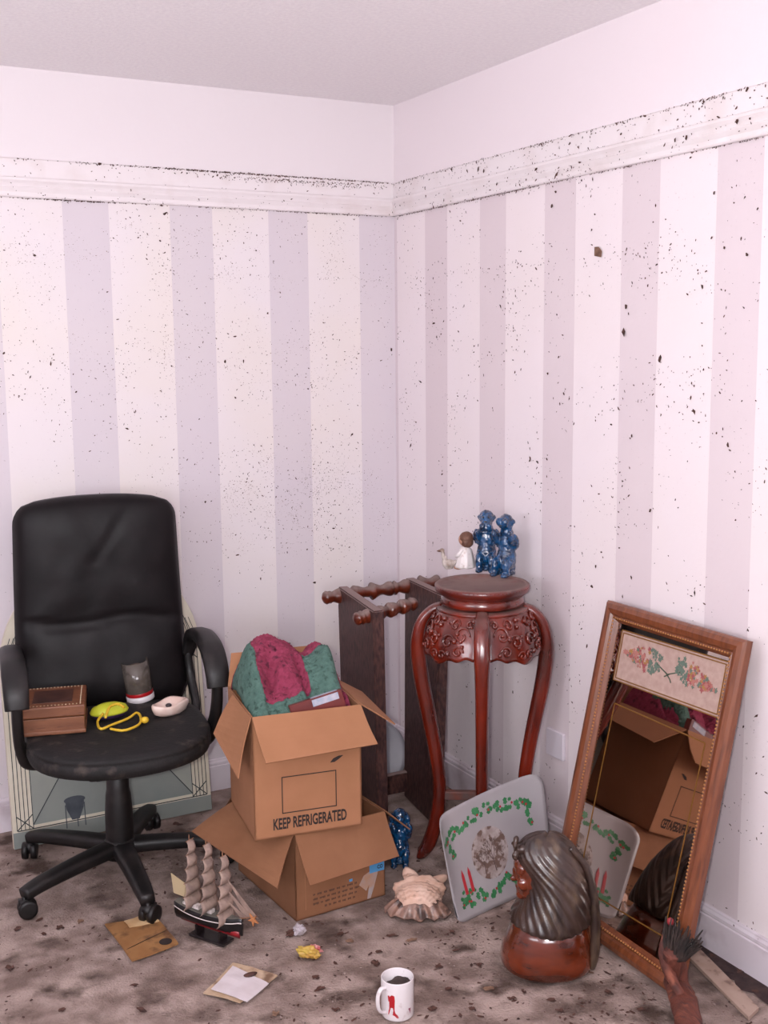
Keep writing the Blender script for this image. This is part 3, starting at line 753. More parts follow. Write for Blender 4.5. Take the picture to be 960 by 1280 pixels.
# crochet blanket
UMX = Matrix.Translation(up_.location) @ Matrix.Rotation(up_.rotation_euler.z, 4, 'Z')
M_pink = mat('pink_wool', '7C2740', '8E3550', rough=.95, scale=70, bump=.003, bscale=150, dirt='541A2E', dscale=60, dlo=.56, dhi=.66)
M_green = mat('green_wool', '45635A', '527066', rough=.95, scale=70, bump=.003, bscale=150, dirt='2C463D', dscale=60, dlo=.56, dhi=.66)
bl = thing('crochet_blanket', 'crumpled pink and green crochet blanket heaped in the upper box', 'blanket', UMX @ Vector((0, 0, UH)), up_.rotation_euler.z)
def bh(u, v):
    sm_ = lambda x, a, b_: max(0, min(1, (x-a)/(b_-a)))**2*(3-2*max(0, min(1, (x-a)/(b_-a))))
    h = -.035+.155*sm_(v, -.03, .21)*sm_(u, -.035, .06)*sm_(UW-u, -.02, .05)*(1-.35*sm_(v, .25, .33))
    h += .035*gb(u, .10, .05)*gb(v, .22, .07)-.028*gb(u, .20, .025)*sm_(v, .1, .25)
    h += .03*gb(u, .245, .03)*gb(v, .12, .07)+.03*gb(u, .04, .02)*gb(v, .12, .07)
    h -= .040*gb(u, .085+.25*(v-.12), .016)*gb(v, .13, .05)
    h -= .028*gb(u, .175-.1*(v-.1), .010)*gb(v, .12, .07)+.02*gb(v, .10+.3*(u-.12), .010)*gb(u, .13, .04)
    h -= .03*gb(u, .275, .006)*gb(v, .1, .1)
    h += .013*noise.noise(Vector((u*22, v*22, 4)))+.005*noise.noise(Vector((u*60, v*60, 9)))
    return h
def region(u, v):
    w3 = .010*noise.noise(Vector((u*20, v*20, 31)))
    if u > .272+w3: return 0
    if u < .052+w3+.12*max(0, v-.17) and v > .03 and v < .27: return 1
    if v < .058+w3+.30*max(0, u-.10) and u > .03: return 1
    if .185+w3 < u and v < .19+w3: return 1
    return 0
for rg, nm, mt in ((0, 'pink_squares', M_pink), (1, 'green_border', M_green)):
    bm = BM(); NU, NV = 120, 132; cache = {}
    def V_(i, j):
        if (i, j) not in cache:
            u = .006+(UW-.012)*i/NU; v = .008+(UD-.016)*j/NV
            ed = min(i, NU-i, j, NV-j)/NU
            h = bh(u, v)
            rows_ = .0026*math.sin(2*PI*(v+.35*h)/.012)*(.55+.45*math.cos(2*PI*(u+.2*h)/.010))
            h += rows_-.02*max(0, 1-ed/.03)**2
            # push the mass outwards a little above the rim
            cu, cv = u-UW/2, v-UD/2; k = max(0, h)*.35
            cache[(i, j)] = bm.verts.new((u+cu*k*.7, v+cv*k*.3, h))
        return cache[(i, j)]
    for i in range(NU):
        for j in range(NV):
            u = .006+(UW-.012)*(i+.5)/NU; v = .008+(UD-.016)*(j+.5)/NV
            if region(u, v) != rg: continue
            # crochet holes
            if rg == 0 and (i % 6 == 2) and (j % 7 in (2, 3)) and noise.noise(Vector((u*14, v*14, 3))) > .12: continue
            bm.faces.new((V_(i, j), V_(i+1, j), V_(i+1, j+1), V_(i, j+1)))
    ob = obj(nm, bm, mt, bl, True, recalc=False)
    sm = ob.modifiers.new('thick', 'SOLIDIFY'); sm.thickness = .006; sm.offset = -1
# dark red book with white label at the front of the box
bk_ = thing('hardback_book', 'dark red book with a white label poking out below the blanket', 'book', UMX @ Vector((.115, .018, UH-.042)), up_.rotation_euler.z)
bk_.rotation_euler = (math.radians(-12), math.radians(-12), up_.rotation_euler.z)
obj('cover', bx(BM(), (.08, .012, .026), (.15, .022, .055), bev=.002), mat('red_cover', '5A1714', '6B221C', rough=.4, scale=20), bk_)
bm = BM(); bx(bm, (.105, .0004, .040), (.075, .0012, .018)); bx(bm, (.105, .012, .0541), (.075, .016, .0012)); obj('book_label', bm, mat('label_white', 'B9B4BE', '8E9CB0', rough=.5, scale=50), bk_)

# ================================================================ dark wooden rack behind the stand
rk = thing('wooden_rack', 'dusty dark wooden rack with two slab ends and turned spindles in the room corner', 'rack', (0, 0, 0))
def slab_end(bt, ft, bb, fb, thick=.03):
    """board between back-top, front-top, back-bottom, front-bottom"""
    n = Vector((ft[1]-bt[1], -(ft[0]-bt[0]), 0)).normalized()
    if n.x < 0: n = -n
    P = [Vector(p) for p in (bb, fb, ft, bt)]
    bm = BM(); loft(bm, [P, [p+n*thick for p in P]])
    bmesh.ops.recalc_face_normals(bm, faces=bm.faces)
    bmesh.ops.bevel(bm, geom=list(bm.edges), offset=.004, segments=2, affect='EDGES')
    obj('slab_end', bm, M_dark, rk)
slab_end((-.412, -.333, .757), (-.470, -.700, .752), (-.400, -.335, 0), (-.455, -.69, 0), .036)
slab_end((-.150, -.325, .757), (-.170, -.60, .752), (-.195, -.39, 0), (-.235, -.655, 0), .036)
def spindle(A, B, prof, mtl):
    A, B = Vector(A), Vector(B); q = (B-A).to_track_quat('Z', 'Y').to_matrix().to_4x4(); L_ = (B-A).length
    bm = BM(); lathe(bm, [(r, t*L_) for t, r in prof], 20, Matrix.Translation(A) @ q)
    obj('spindle', bm, mtl, rk, True)
pr = []
for t in [i/60 for i in range(61)]:
    r = .021+.0045*math.cos(2*PI*t*7)
    for c in (.06, .26, .42, .62, .85): r += .006*gb(t, c, .012)-.007*gb(t, c-.02, .008)
    if t < .05: r = .024*math.sqrt(max(.02, 1-((.05-t)/.05)**2))
    pr.append((t, r))
spindle((-.478, -.352, .728), (-.03, -.345, .735), pr, M_spin)
pr2 = []
for t in [i/50 for i in range(51)]:
    r = .019+.004*math.cos(2*PI*t*5)
    for c in (.1, .3, .55, .75, .92): r += .007*gb(t, c, .015)-.008*gb(t, c-.03, .01)
    if t < .06: r = .022*math.sqrt(max(.02, 1-((.06-t)/.06)**2))
    if t > .95: r = .02*math.sqrt(max(.02, 1-((t-.95)/.05)**2))
    pr2.append((t, r))
spindle((-.515, -.665, .725), (-.262, -.60, .735), pr2, M_spin)
bm = BM(); bx(bm, (-.28, -.40, .06), (.22, .025, .07), bev=.003); obj('stretcher', bm, M_dark, rk)
# pale dish standing against the wall behind the rack
dp = thing('serving_dish', 'pale grey oval dish standing on edge behind the dark rack', 'dish', (-.235, -.275, .0))
dp.rotation_euler = (math.radians(78), 0, math.radians(-8))
bm = BM(); lathe(bm, [(0, .0), (.09, .0), (.13, .012), (.150, .018), (.152, .021), (.13, .017), (.09, .006), (0, .006)], 48, Matrix.Translation((0, .118, 0)) @ Matrix.Diagonal((.72, .78, 1, 1)), caps=False)
obj('dish_plate', bm, mat('grey_enamel', '9A9AA2', 'A9A7AD', rough=.5, scale=8), dp, True)

# ================================================================ plant stand
SC = Vector((-.235, -.945, 0)); srot = math.atan2(-.545, .838)
ps = thing('plant_stand', 'tall red lacquered carved plant stand with round top and curved legs', 'stand', SC, srot)
bm = BM(); lathe(bm, [(.0, .852), (.122, .852), (.125, .856), (.134, .860), (.139, .856), (.140, .846), (.137, .838), (.130, .833), (.124, .829), (.118, .824), (.116, .818)], 64)
obj('round_top', bm, M_redtop, ps, True)
bm = BM(); lathe(bm, [(.117, .826), (.121, .818), (.123, .808), (.121, .800), (.112, .796), (.1, .796)], 64); obj('waist_ring', bm, M_red, ps, True)
bm = BM()
for k in range(72):
    a = 2*PI*k/72; bmesh.ops.create_icosphere(bm, subdivisions=1, radius=.0026, matrix=Matrix.Translation((.138*math.cos(a), .138*math.sin(a), .8525)))
stuff(obj('bead_rim', bm, M_red, ps, True))
bm = BM(); lathe(bm, [(.112, .794), (.132, .792), (.138, .787), (.132, .781), (.11, .781)], 64); obj('shoulder_ring', bm, M_red, ps, True)
# carved apron: four bulging panels with pierced lower edge and raised scrolls
def apr(a, z):   # radius at height
    t = (z-.655)/(.788-.655)
    return .176-.046*max(0, t)**2.2
for q in range(4):
    a0 = q*PI/2+.10; a1 = (q+1)*PI/2-.10; bm = BM(); n = 30; mrow = 14; O, I = [], []
    for i in range(n+1):
        s = i/n; a = a0+(a1-a0)*s; u = 2*s-1
        zb = .655+.022*(1-abs(math.sin(PI*2.5*(s)))**.8)*(.3+abs(u))+.0*u+.02*(1-u*u)*.0+.018*abs(u)*.0
        zb = .648+.026*(1-gb(abs(u), .0, .32))-.012*gb(abs(u), .55, .16)-.008*gb(abs(u), .95, .1)
        ro, ri = [], []
        for j in range(mrow+1):
            z = zb+(.788-zb)*j/mrow; r = apr(a, z)
            ed = gb(j/mrow, 0, .12)
            r2 = r+.003*ed
            ro.append(Vector((r2*math.cos(a), r2*math.sin(a), z))); ri.append(Vector(((r-.012)*math.cos(a), (r-.012)*math.sin(a), z)))
        O.append(ro); I.append(ri)
    rings = [O[i]+I[i][::-1] for i in range(n+1)]
    loft(bm, rings)
    ap = obj('carved_apron', bm, M_red, ps, True)
    bm = BM()
    rnd = random.Random(11)
    am = (a0+a1)/2
    def AP(s, z, o=.004): a = am+s*(a1-a0)/2; r = apr(a, z)+o; return Vector((r*math.cos(a), r*math.sin(a), z))
    for sg in (-1, 1):
        for c0, c1, rr in ((.62, .735, .30), (.25, .715, .26), (.55, .69, .2), (.12, .675, .16), (.8, .765, .14), (.38, .762, .2)):
            pth = []
            for k in range(22):
                th = k/21*3.6*PI/1.6; rad = rr*(1-.75*k/21)
                pth.append(AP(sg*(c0+rad*math.cos(th)*.75), c1+rad*.062*math.sin(th)*1.4, .003))
            sweep(bm, pth, lerp_list([.0045, .008, .007, .008], 22), n=6)
        for k in range(9):
            s_, z_ = sg*rnd.uniform(.05, .9), rnd.uniform(.675, .775)
            bmesh.ops.create_icosphere(bm, subdivisions=2, radius=rnd.uniform(.005, .009), matrix=Matrix.Translation(AP(s_, z_, .003)))
    obj('scroll_carving', bm, M_red, ap, True)
for q in range(4):
    a = q*PI/2; c, s_ = math.cos(a), math.sin(a)
    rz = [(.118, .790), (.150, .776), (.178, .740), (.190, .690), (.189, .640), (.179, .560), (.160, .460), (.140, .350), (.128, .250), (.129, .180), (.141, .110), (.160, .050), (.183, .018), (.196, .016)]
    path = spline([(r*c, r*s_, z) for r, z in rz], 4); n_ = len(path)
    bm = BM(); sweep(bm, path, lerp_list([.036, .042, .046, .048, .042, .038, .036, .035, .035, .035, .038, .042, .048, .044], n_),
                     lerp_list([.022, .026, .034, .040, .046, .046, .044, .041, .040, .040, .042, .044, .034, .02], n_), side=(-s_, c, 0), n=16, p=3)
    zm = min(v.co.z for v in bm.verts)
    for v in bm.verts: v.co.z = max(v.co.z, 0)
    obj('leg', bm, M_red, ps, True)
for q in range(2):
    a = q*PI/2; bm = BM(); bx(bm, (0, 0, .205+.0*q), (.262, .024, .026), (0, 0, a), bev=.003); obj('stretcher', bm, M_strd, ps)

# ---------------------------------------------------------------- figurines
ZT = .853
def monkey(name, label, P, rz, kind, s=1.0, group=None):
    e = thing(name, label, 'figurine', P, rz); e.scale = (s, s, s)
    # local +x = facing
    B_ = [((0, 0, .052), (.028, .030, .045)), ((-.004, 0, .095), (.025, .029, .040)), ((.0, 0, .132), (.018, .02, .02))]
    hd = [((.004, 0, .162), (.023, .022, .025)), ((.022, 0, .155), (.012, .013, .012)), ((.014, 0, .171), (.012, .016, .006))]
    for sg in (-1, 1):
        hd.append(((.0, sg*.0225, .163), (.006, .006, .009)))
        B_ += [((.020, sg*.018, .040), (.024, .014, .020), (0, .5, 0)), ((.036, sg*.019, .030), (.012, .012, .028)), ((.038, sg*.019, .007), (.021, .012, .008)),
               ((.0, sg*.030, .105), (.013, .011, .026), (0, .3, 0))]
        if kind == 'mouth': B_ += [((.018, sg*.024, .110), (.022, .009, .011), (0, -.9, 0)), ((.030, sg*.009, .138), (.010, .011, .014))]
        elif kind == 'ears': B_ += [((.010, sg*.032, .118), (.010, .010, .024), (0, .3, 0)), ((.006, sg*.027, .150), (.009, .008, .014))]
        else: B_ += [((.022, sg*.026, .118), (.012, .009, .026), (0, .4, 0)), ((.028, sg*.011, .165), (.009, .010, .012))]
    B_ += [((-.03, 0, .02), (.012, .012, .022)), ((0, 0, .008), (.03, .028, .009))]
    bd = blob('body', B_+hd, M_blue, e, .0035, 3, .0022, 140)
    for v in bd.data.vertices: v.co.z = max(v.co.z, 0)
    bm = BM()
    for sg in (-1, 1): bmesh.ops.create_icosphere(bm, subdivisions=2, radius=.0035, matrix=Matrix.Translation((.0265, sg*.0085, .167)))
    bmesh.ops.create_icosphere(bm, subdivisions=2, radius=.004, matrix=Matrix.Translation((.035, 0, .1545)) @ Matrix.Diagonal((.6, 1.3, .7, 1)))
    obj('face_detail', bm, mat('dark_glaze', '061A2C', rough=.12, coat=1), e, True)
    return e
Pm = G(608, 713, ZT); monkey('monkey_figurine', 'taller blue glazed monkey figurine behind the white child figurine on the stand', Vector((Pm.x, Pm.y, ZT)), math.radians(232), 'mouth', 1.03)
Pm = G(633, 719, ZT); monkey('monkey_figurine', 'blue glazed monkey figurine nearest the rim of the plant stand top', Vector((Pm.x, Pm.y, ZT)), math.radians(205), 'eyes', 1.02)
Pm = G(500, 1078, 0); monkey('monkey_figurine', 'blue glazed monkey figurine on the floor between boxes and stand leg', Vector((Pm.x, Pm.y, .0)), math.radians(240), 'ears', .93)
# child in a white gown
P = G(582, 712, ZT); cf = thing('child_figurine', 'small figurine of a brown-haired child in a white nightgown', 'figurine', (P.x, P.y, ZT), math.radians(120))
M_skin = mat('bisque', 'B98A74', rough=.5); M_gown = mat('gown_white', 'E8E0DE', rough=.45, dirt='C9B9B2', dscale=60)
bm = BM(); n = 40; rings = []
for r, z in ((.030, .008), (.031, .012), (.027, .03), (.0225, .05), (.019, .064), (.013, .072), (.008, .075)):
    rings.append([Vector((r*(1+.07*math.sin(9*2*PI*k/n)*(1-z/.09))*math.cos(2*PI*k/n), 1.15*r*(1+.07*math.sin(9*2*PI*k/n)*(1-z/.09))*math.sin(2*PI*k/n), z)) for k in range(n)])
loft(bm, rings); obj('nightgown', bm, M_gown, cf, True)
blob('feet', [((.022, .012, .006), (.014, .008, .006)), ((.022, -.012, .006), (.014, .008, .006))], M_skin, cf, .002, 2)
blob('head', [((.002, 0, .096), (.021, .020, .022)), ((.022, 0, .092), (.004, .003, .003)), ((.004, 0, .077), (.008, .008, .01))], M_skin, cf, .002, 2)
blob('hair', [((-.003, 0, .1), (.0225, .0225, .022)), ((-.006, 0, .088), (.019, .022, .018))], mat('brown_hair', '74503F', '5E3E31', rough=.6, scale=60), cf, .002, 2, .0012, 180)
for sg in (-1, 1):
    bm = BM(); sweep(bm, spline([(0, sg*.018, .066), (.012, sg*.026, .05), (.026, sg*.014, .042)], 5), [.012]*10+[.008], n=10); obj('sleeve', bm, M_gown, cf, True)
P = G(561, 711, ZT); gf = thing('goose_figurine', 'tiny white and grey goose figurine beside the child figurine', 'figurine', (P.x, P.y, ZT), math.radians(165))
blob('body', [((0, 0, .016), (.021, .015, .015)), ((-.018, 0, .02), (.012, .009, .007), (0, .4, 0)), ((.014, 0, .028), (.008, .007, .016), (0, -.2, 0)), ((.019, 0, .046), (.006, .006, .014)),
              ((.022, 0, .06), (.008, .0065, .007)), ((0, 0, .003), (.014, .011, .004))], mat('goose_white', 'D8CFC8', '8E7A6C', rough=.5, scale=40), gf, .0018, 2)
bm = BM(); lathe(bm, [(.004, 0), (.0035, .005), (.001, .011)], 10, Matrix.Translation((.028, 0, .059)) @ Matrix.Rotation(PI/2, 4, 'Y')); obj('beak', bm, mat('beak', '6B4A3A', rough=.5), gf, True)

# ================================================================ mirror
TL_ = Vector((-.030, -1.297, .846)); TR_ = Vector((-.043, -1.826, .852))
BLm = Vector((-.222, -1.305, .0)); BRm = Vector((-.232, -1.806, .0))
ctr_t = (TL_+TR_)/2; ctr_b = (BLm+BRm)/2
MX = ((TR_-TL_).normalized()+(BRm-BLm).normalized()).normalized(); MY = (ctr_t-ctr_b).normalized()
MW, MH = .525, .868
MF = frame(ctr_b-MX*MW/2, MX, MY)      # local x along the bottom edge, y up, z into the room
zf = MF.to_3x3() @ Vector((0, 0, 1))
mi = thing('framed_mirror', 'tall oak framed mirror with a floral embroidery panel, leaning on the right wall', 'mirror')
mi.matrix_world = MF
low = min((MF @ Vector((x, 0, z))).z for x in (0, MW) for z in (0, .03)); mi.location.z -= low-.001
prof = [(0, 0), (0, .018), (.006, .026), (.018, .030), (.030, .027), (.036, .020), (.040, .022), (.046, .018), (.052, .010), (.052, .0)]
cor = [((0, 0), (1, 1)), ((MW, 0), (-1, 1)), ((MW, MH), (-1, -1)), ((0, MH), (1, -1))]
for k in range(4):
    (c0, d0), (c1, d1) = cor[k], cor[(k+1) % 4]; bm = BM()
    loft(bm, [[Vector((c0[0]+d0[0]*w_, c0[1]+d0[1]*w_, h)) for w_, h in prof], [Vector((c1[0]+d1[0]*w_, c1[1]+d1[1]*w_, h)) for w_, h in prof]])
    fr_ = obj('frame_rail', bm, M_oak, mi)
    bm = BM(); Ln = MW if k % 2 == 0 else MH; nb = int((Ln-.09)/.009)
    A = Vector((c0[0]+d0[0]*.041, c0[1]+d0[1]*.041, .0215)); B = Vector((c1[0]+d1[0]*.041, c1[1]+d1[1]*.041, .0215))
    for i in range(nb+1):
        bmesh.ops.create_icosphere(bm, subdivisions=1, radius=.0032, matrix=Matrix.Translation(A.lerp(B, i/nb)))
    stuff(obj('bead_moulding', bm, mat('gilt_bead', 'B07A48', rough=.35, metal=.3), fr_, True))
mm = mat('silvered_glass', 'B9ABA2', rough=.02, metal=1)
obj('mirror_glass', bx(BM(), (MW/2, MH/2, .0085), (MW-.09, MH-.09, .003)), mm, mi)
obj('backing', bx(BM(), (MW/2, MH/2, .003), (MW-.02, MH-.02, .005)), mat('backing_board', '6A5040', rough=.9), mi)
mi_inv = (mi.matrix_basis if False else MF).inverted()
def mp_(px, py, z=.011):
    zc = MF.to_3x3() @ Vector((0, 0, 1)); o_ = MF @ Vector((0, 0, z)); d = ray(px, py)
    P = CAM+d*((o_-CAM).dot(zc)/d.dot(zc)); return MF.inverted() @ P
def strip(bm, a, b, w_, z0, z1):
    a, b = Vector((a[0], a[1])), Vector((b[0], b[1])); t = (b-a).normalized(); n = Vector((-t.y, t.x))*w_/2
    prism(bm, [tuple(a-n), tuple(b-n), tuple(b+n), tuple(a+n)], z0, z1)
q4 = [mp_(*p) for p in ((779, 789), (914, 829), (898, 899), (768, 850))]
pc = sum((Vector((q.x, q.y)) for q in q4), Vector((0, 0)))/4
ex = (Vector((q4[1].x-q4[0].x, q4[1].y-q4[0].y))+Vector((q4[2].x-q4[3].x, q4[2].y-q4[3].y)))/2
ey = (Vector((q4[0].x-q4[3].x, q4[0].y-q4[3].y))+Vector((q4[1].x-q4[2].x, q4[1].y-q4[2].y)))/2
pw, ph = ex.length, ey.length; ex.normalize(); ey = Vector((-ex.y, ex.x)); ang = math.atan2(ex.y, ex.x)
pn = bpy.data.objects.new('embroidery_panel', None)
def PP(x, y): return tuple(pc+ex*x+ey*y)
bm = BM(); prism(bm, [PP(-pw/2, -ph/2), PP(pw/2, -ph/2), PP(pw/2, ph/2), PP(-pw/2, ph/2)], .0101, .0135)
pn = obj('embroidery_panel', bm, mat('linen', 'A88C82', 'B49A8F', rough=.8, scale=60, bump=.0003, bscale=300), mi)
bm = BM()
for a, b_ in (((-1, -1), (1, -1)), ((1, -1), (1, 1)), ((1, 1), (-1, 1)), ((-1, 1), (-1, -1))):
    for ins in (0, .007): strip(bm, PP(a[0]*(pw/2-ins), a[1]*(ph/2-ins)), PP(b_[0]*(pw/2-ins), b_[1]*(ph/2-ins)), .0028, .0134, .0150)  # one gold edge line; its double paints in the line's reflection
obj('gold_border_and_reflection', bm, M_gold, pn)
M_fl = [mat('rose_thread', '964E50', rough=.8), mat('pale_rose_thread', 'A86C64', rough=.8), mat('orange_thread', '9C7440', rough=.8), mat('sage_thread', '5C6E62', rough=.8), mat('stem_thread', '3E4C3C', rough=.8)]
rnd = random.Random(5)
fb = [BM() for _ in range(5)]
for sg in (-1, 1):
    for k in range(140):
        t = rnd.random(); x = sg*(.03+.145*t); sprd = .034*math.sin(PI*min(1, .15+.85*t))*(1.1-.5*t)
        y = -sg*.0*t+.004-.035*(t-.35)*(.9)*(1 if sg > 0 else -0.1)+rnd.uniform(-1, 1)*sprd+.008
        ci = 3 if (t < .3 or rnd.random() < .2) else rnd.choice((0, 0, 1, 1, 2))
        r = rnd.uniform(.0028, .0062); a0 = rnd.uniform(0, 6)
        prism(fb[ci], [PP(x+r*(1+.35*math.cos(5*(2*PI*i/10)))*math.cos(2*PI*i/10+a0), y+r*(1+.35*math.cos(5*(2*PI*i/10)))*math.sin(2*PI*i/10+a0)) for i in range(10)], .0134, .0142+.0004*rnd.random())
for a, b_ in (((-.05, .012), (0, -.008)), ((0, -.008), (.045, .008)), ((-.008, -.004), (.012, -.018)), ((.012, -.018), (.018, -.026)), ((.008, -.006), (-.01, -.016))):
    strip(fb[4], PP(*a), PP(*b_), .003, .0134, .0144)
for k, nm in enumerate(('rose_stitches', 'pale_rose_stitches', 'orange_stitches', 'green_stitches', 'stem_stitches')):
    stuff(obj(nm, fb[k], M_fl[k], pn))
bm = BM(); L4 = [mp_(*p) for p in ((768, 880), (881, 930), (829, 1172), (722, 1108))]
L4 = [Vector((q.x, q.y)) for q in L4]
xl = .065+.02; 
for k in range(4): strip(bm, L4[k], L4[(k+1) % 4], .0034, .0101, .0108)
obj('gold_line', bm, M_gold, mi)

# ================================================================ holly place mat (curved plastic sheet)
hm = thing('holly_placemat', 'curved silver placemat with holly garlands and two red candles leaning on the stand', 'placemat')
BLh, BRh = G(572, 1157), G(716, 1092)
hx = (BRh-BLh); HW = .385; hx.normalize(); HH = .285
hm.location = BLh; hm.rotation_euler = (0, 0, math.atan2(hx.y, hx.x))
lean = math.radians(21)
def HS(u, v, o=0.):
    """u 0..HW across, v 0..HH up; bowed sheet"""
    b = .014*math.sin(PI*u/HW)-.045*max(0, (u/HW-.8)/.2)**2*.4
    b2 = -.045*max(0, 1-u/.07)**2*(v/HH)
    y = v*math.sin(lean)+b*(.4+.6*v/HH)+b2; z = v*math.cos(lean)+.035*(u/HW)*(v/HH)
    x = u+(-.012+.055*(u/HW))*(v/HH)
    return Vector((x, y-o*math.cos(lean), z+o*math.sin(lean)))
NU, NV = 36, 24; bm = BM()
def cornered(u, v):    # rounded corners
    r = .035; cu = min(max(u, r), HW-r); cv = min(max(v, r), HH-r); dx, dy = u-cu, v-cv; L_ = math.hypot(dx, dy)
    if L_ > 1e-9 and abs(dx) > 1e-9 and abs(dy) > 1e-9:
        m_ = max(abs(dx), abs(dy))/r; dx2, dy2 = dx/L_*m_*r, dy/L_*m_*r; return cu+dx2, cv+dy2
    return u, v
top = [[HS(*cornered(HW*i/NU, HH*j/NV)) for j in range(NV+1)] for i in range(NU+1)]
botm = [[HS(*cornered(HW*i/NU, HH*j/NV), -.0022) for j in range(NV+1)] for i in range(NU+1)]
loft(bm, [top[i]+botm[i][::-1] for i in range(NU+1)])
obj('mat_sheet', bm, mat('silver_plastic', 'A9A4A6', '9C9699', rough=.28, scale=3, coat=.5), hm, True)
def patch(bm, pts, o=.0009):
    a = [HS(u, v, o) for u, v in pts]
    c = HS(sum(p[0] for p in pts)/len(pts), sum(p[1] for p in pts)/len(pts), o+.0003)
    vs = [bm.verts.new(p) for p in a]; cv = bm.verts.new(c)
    for i in range(len(vs)): bm.faces.new((vs[i], vs[(i+1) % len(vs)], cv))
def hleaf(bm, u, v, L_, a, w_=.38):
    pts = []
    for k in range(18):
        t = 2*PI*k/18; x = L_*.5*math.cos(t); y = L_*w_*math.sin(t)*(1+.35*math.cos(6*t))
        pts.append((u+x*math.cos(a)-y*math.sin(a), v+x*math.sin(a)+y*math.cos(a)))
    patch(bm, pts)
M_holly = mat('holly_green', '2E7044', '3F8455', rough=.4, scale=40); M_berry = mat('holly_red', 'B02A34', rough=.4)
bm = BM(); bm2 = BM(); rnd = random.Random(9)
def garl(f, n, spr):
    for k in range(n):
        t = k/(n-1); u, v = f(t)
        for q in range(3):
            hleaf(bm, u+rnd.uniform(-spr, spr), v+rnd.uniform(-spr, spr), rnd.uniform(.012, .019), rnd.uniform(0, PI))
        if k % 2 == 0:
            bu, bv = u+rnd.uniform(-.008, .008), v+rnd.uniform(-.008, .008)
            patch(bm2, [(bu+.0035*math.cos(2*PI*i/8), bv+.0035*math.sin(2*PI*i/8)) for i in range(8)], .0014)
garl(lambda t: (.035+.30*t, .215+.028*math.sin(PI*t*1.0)), 16, .013)
garl(lambda t: (.035+.018*t, .215-.04*t), 3, .007)
garl(lambda t: (.325+.008*t, .215-.045*t), 3, .007)
garl(lambda t: (.04+.28*t, .048+.016*math.sin(4*PI*t)), 14, .012)
garl(lambda t: (.055+.02*t, .045-.01*t), 3, .006)
stuff(obj('holly_print', bm, M_holly, hm, recalc=False))
for cu_ in (.062, .086):
    patch(bm2, [(cu_-.0055, .062), (cu_+.0055, .062), (cu_+.005, .112), (cu_, .128), (cu_-.005, .112)], .0016)
stuff(obj('red_print', bm2, M_berry, hm, recalc=False))
bm = BM()
n = 40; rg0 = []
for s_ in (0, .35, .7, 1):
    rg0.append([HS(.175+.066*s_*math.cos(2*PI*i/n), .135+.066*s_*math.sin(2*PI*i/n), .0009) for i in range(n)])
vs = [[bm.verts.new(p) for p in r] for r in rg0[1:]]; cv = bm.verts.new(rg0[0][0])
for i in range(n):
    bm.faces.new((vs[0][i], vs[0][(i+1) % n], cv))
    for k in range(2): bm.faces.new((vs[k][i], vs[k+1][i], vs[k+1][(i+1) % n], vs[k][(i+1) % n]))
obj('round_picture', bm, mat('winter_print', '93837E', 'B5A9A6', rough=.35, scale=35, dirt='6E5850', dscale=55, dlo=.5, dhi=.58, coat=.4), hm, True, recalc=False)
bm = BM()
rnd = random.Random(4)
def twig(u, v, a, L_, w_, d):
    u2, v2 = u+L_*math.cos(a), v+L_*math.sin(a)
    if math.hypot(u2-.175, v2-.135) > .062: return
    nx, ny = -math.sin(a)*w_/2, math.cos(a)*w_/2
    patch(bm, [(u-nx, v-ny), (u2-nx*.6, v2-ny*.6), (u2+nx*.6, v2+ny*.6), (u+nx, v+ny)], .0014)
    if d:
        for s_ in (-.5, .45, .1): twig(u2, v2, a+s_+rnd.uniform(-.15, .15), L_*.72, w_*.65, d-1)
twig(.185, .085, 1.7, .03, .004, 4); twig(.145, .09, 1.5, .02, .003, 4); twig(.215, .1, 1.6, .016, .002, 3)
obj('tree_print', bm, mat('tree_print', '5E4A44', rough=.5), hm, recalc=False)

# ================================================================ bust of a long-haired woman
P = Vector((-.455+.04, -1.584+.06, 0))
bu = thing('carved_bust', 'glossy brown carved bust of a woman with long swept hair, before the mirror', 'bust', P, math.atan2(.472, -.882))
M_bust = mat('bust_wood', '6E2A0F', '4C1C0B', rough=.2, coat=1, scale=9, stretch=(1, 1, 3), dirt='35140A', dscale=12, dlo=.58, dhi=.75)
M_hair = mat('bust_hair', '3E2D26', '261A17', rough=.34, coat=.4, scale=22, stretch=(1, 1, .4), dirt='5E4C3C', dscale=26, dlo=.54, dhi=.72, lo=.4, hi=.6)
bm = BM(); rings = []
for sx_, sy_2, z, cx2 in ((.104, .102, 0, 0), (.115, .112, .008, 0), (.118, .114, .02, 0), (.114, .111, .045, 0), (.107, .105, .072, -.003), (.099, .099, .098, -.006), (.090, .090, .120, -.008), (.060, .058, .134, -.004), (.038, .037, .15, .006), (.034, .034, .19, .01)):
    rings.append([Vector((cx2+sx_*math.cos(2*PI*k/48), sy_2*math.sin(2*PI*k/48)*(1+.05*math.cos(4*PI*k/48)), z)) for k in range(48)])
loft(bm, rings); obj('shoulders', bm, M_bust, bu, True)
blob('head', [((.018, 0, .236), (.058, .050, .064)), ((.040, 0, .205), (.036, .036, .038)), ((.066, 0, .185), (.014, .017, .013)), ((.086, 0, .226), (.009, .007, .007)),
              ((.079, 0, .238), (.009, .006, .020), (0, .3, 0)), ((.074, 0, .207), (.008, .013, .0045)), ((.073, 0, .199), (.007, .011, .005)), ((.066, 0, .262), (.020, .036, .020)),
              ((.064, .024, .222), (.016, .014, .018)), ((.064, -.024, .222), (.016, .014, .018)), ((.072, .020, .252), (.012, .013, .005)), ((.072, -.020, .252), (.012, .013, .005)),
              ((.066, .020, .243), (.011, .011, .007)), ((.066, -.020, .243), (.011, .011, .007)), ((.01, 0, .16), (.036, .036, .05))], M_bust, bu, .0035, 3)
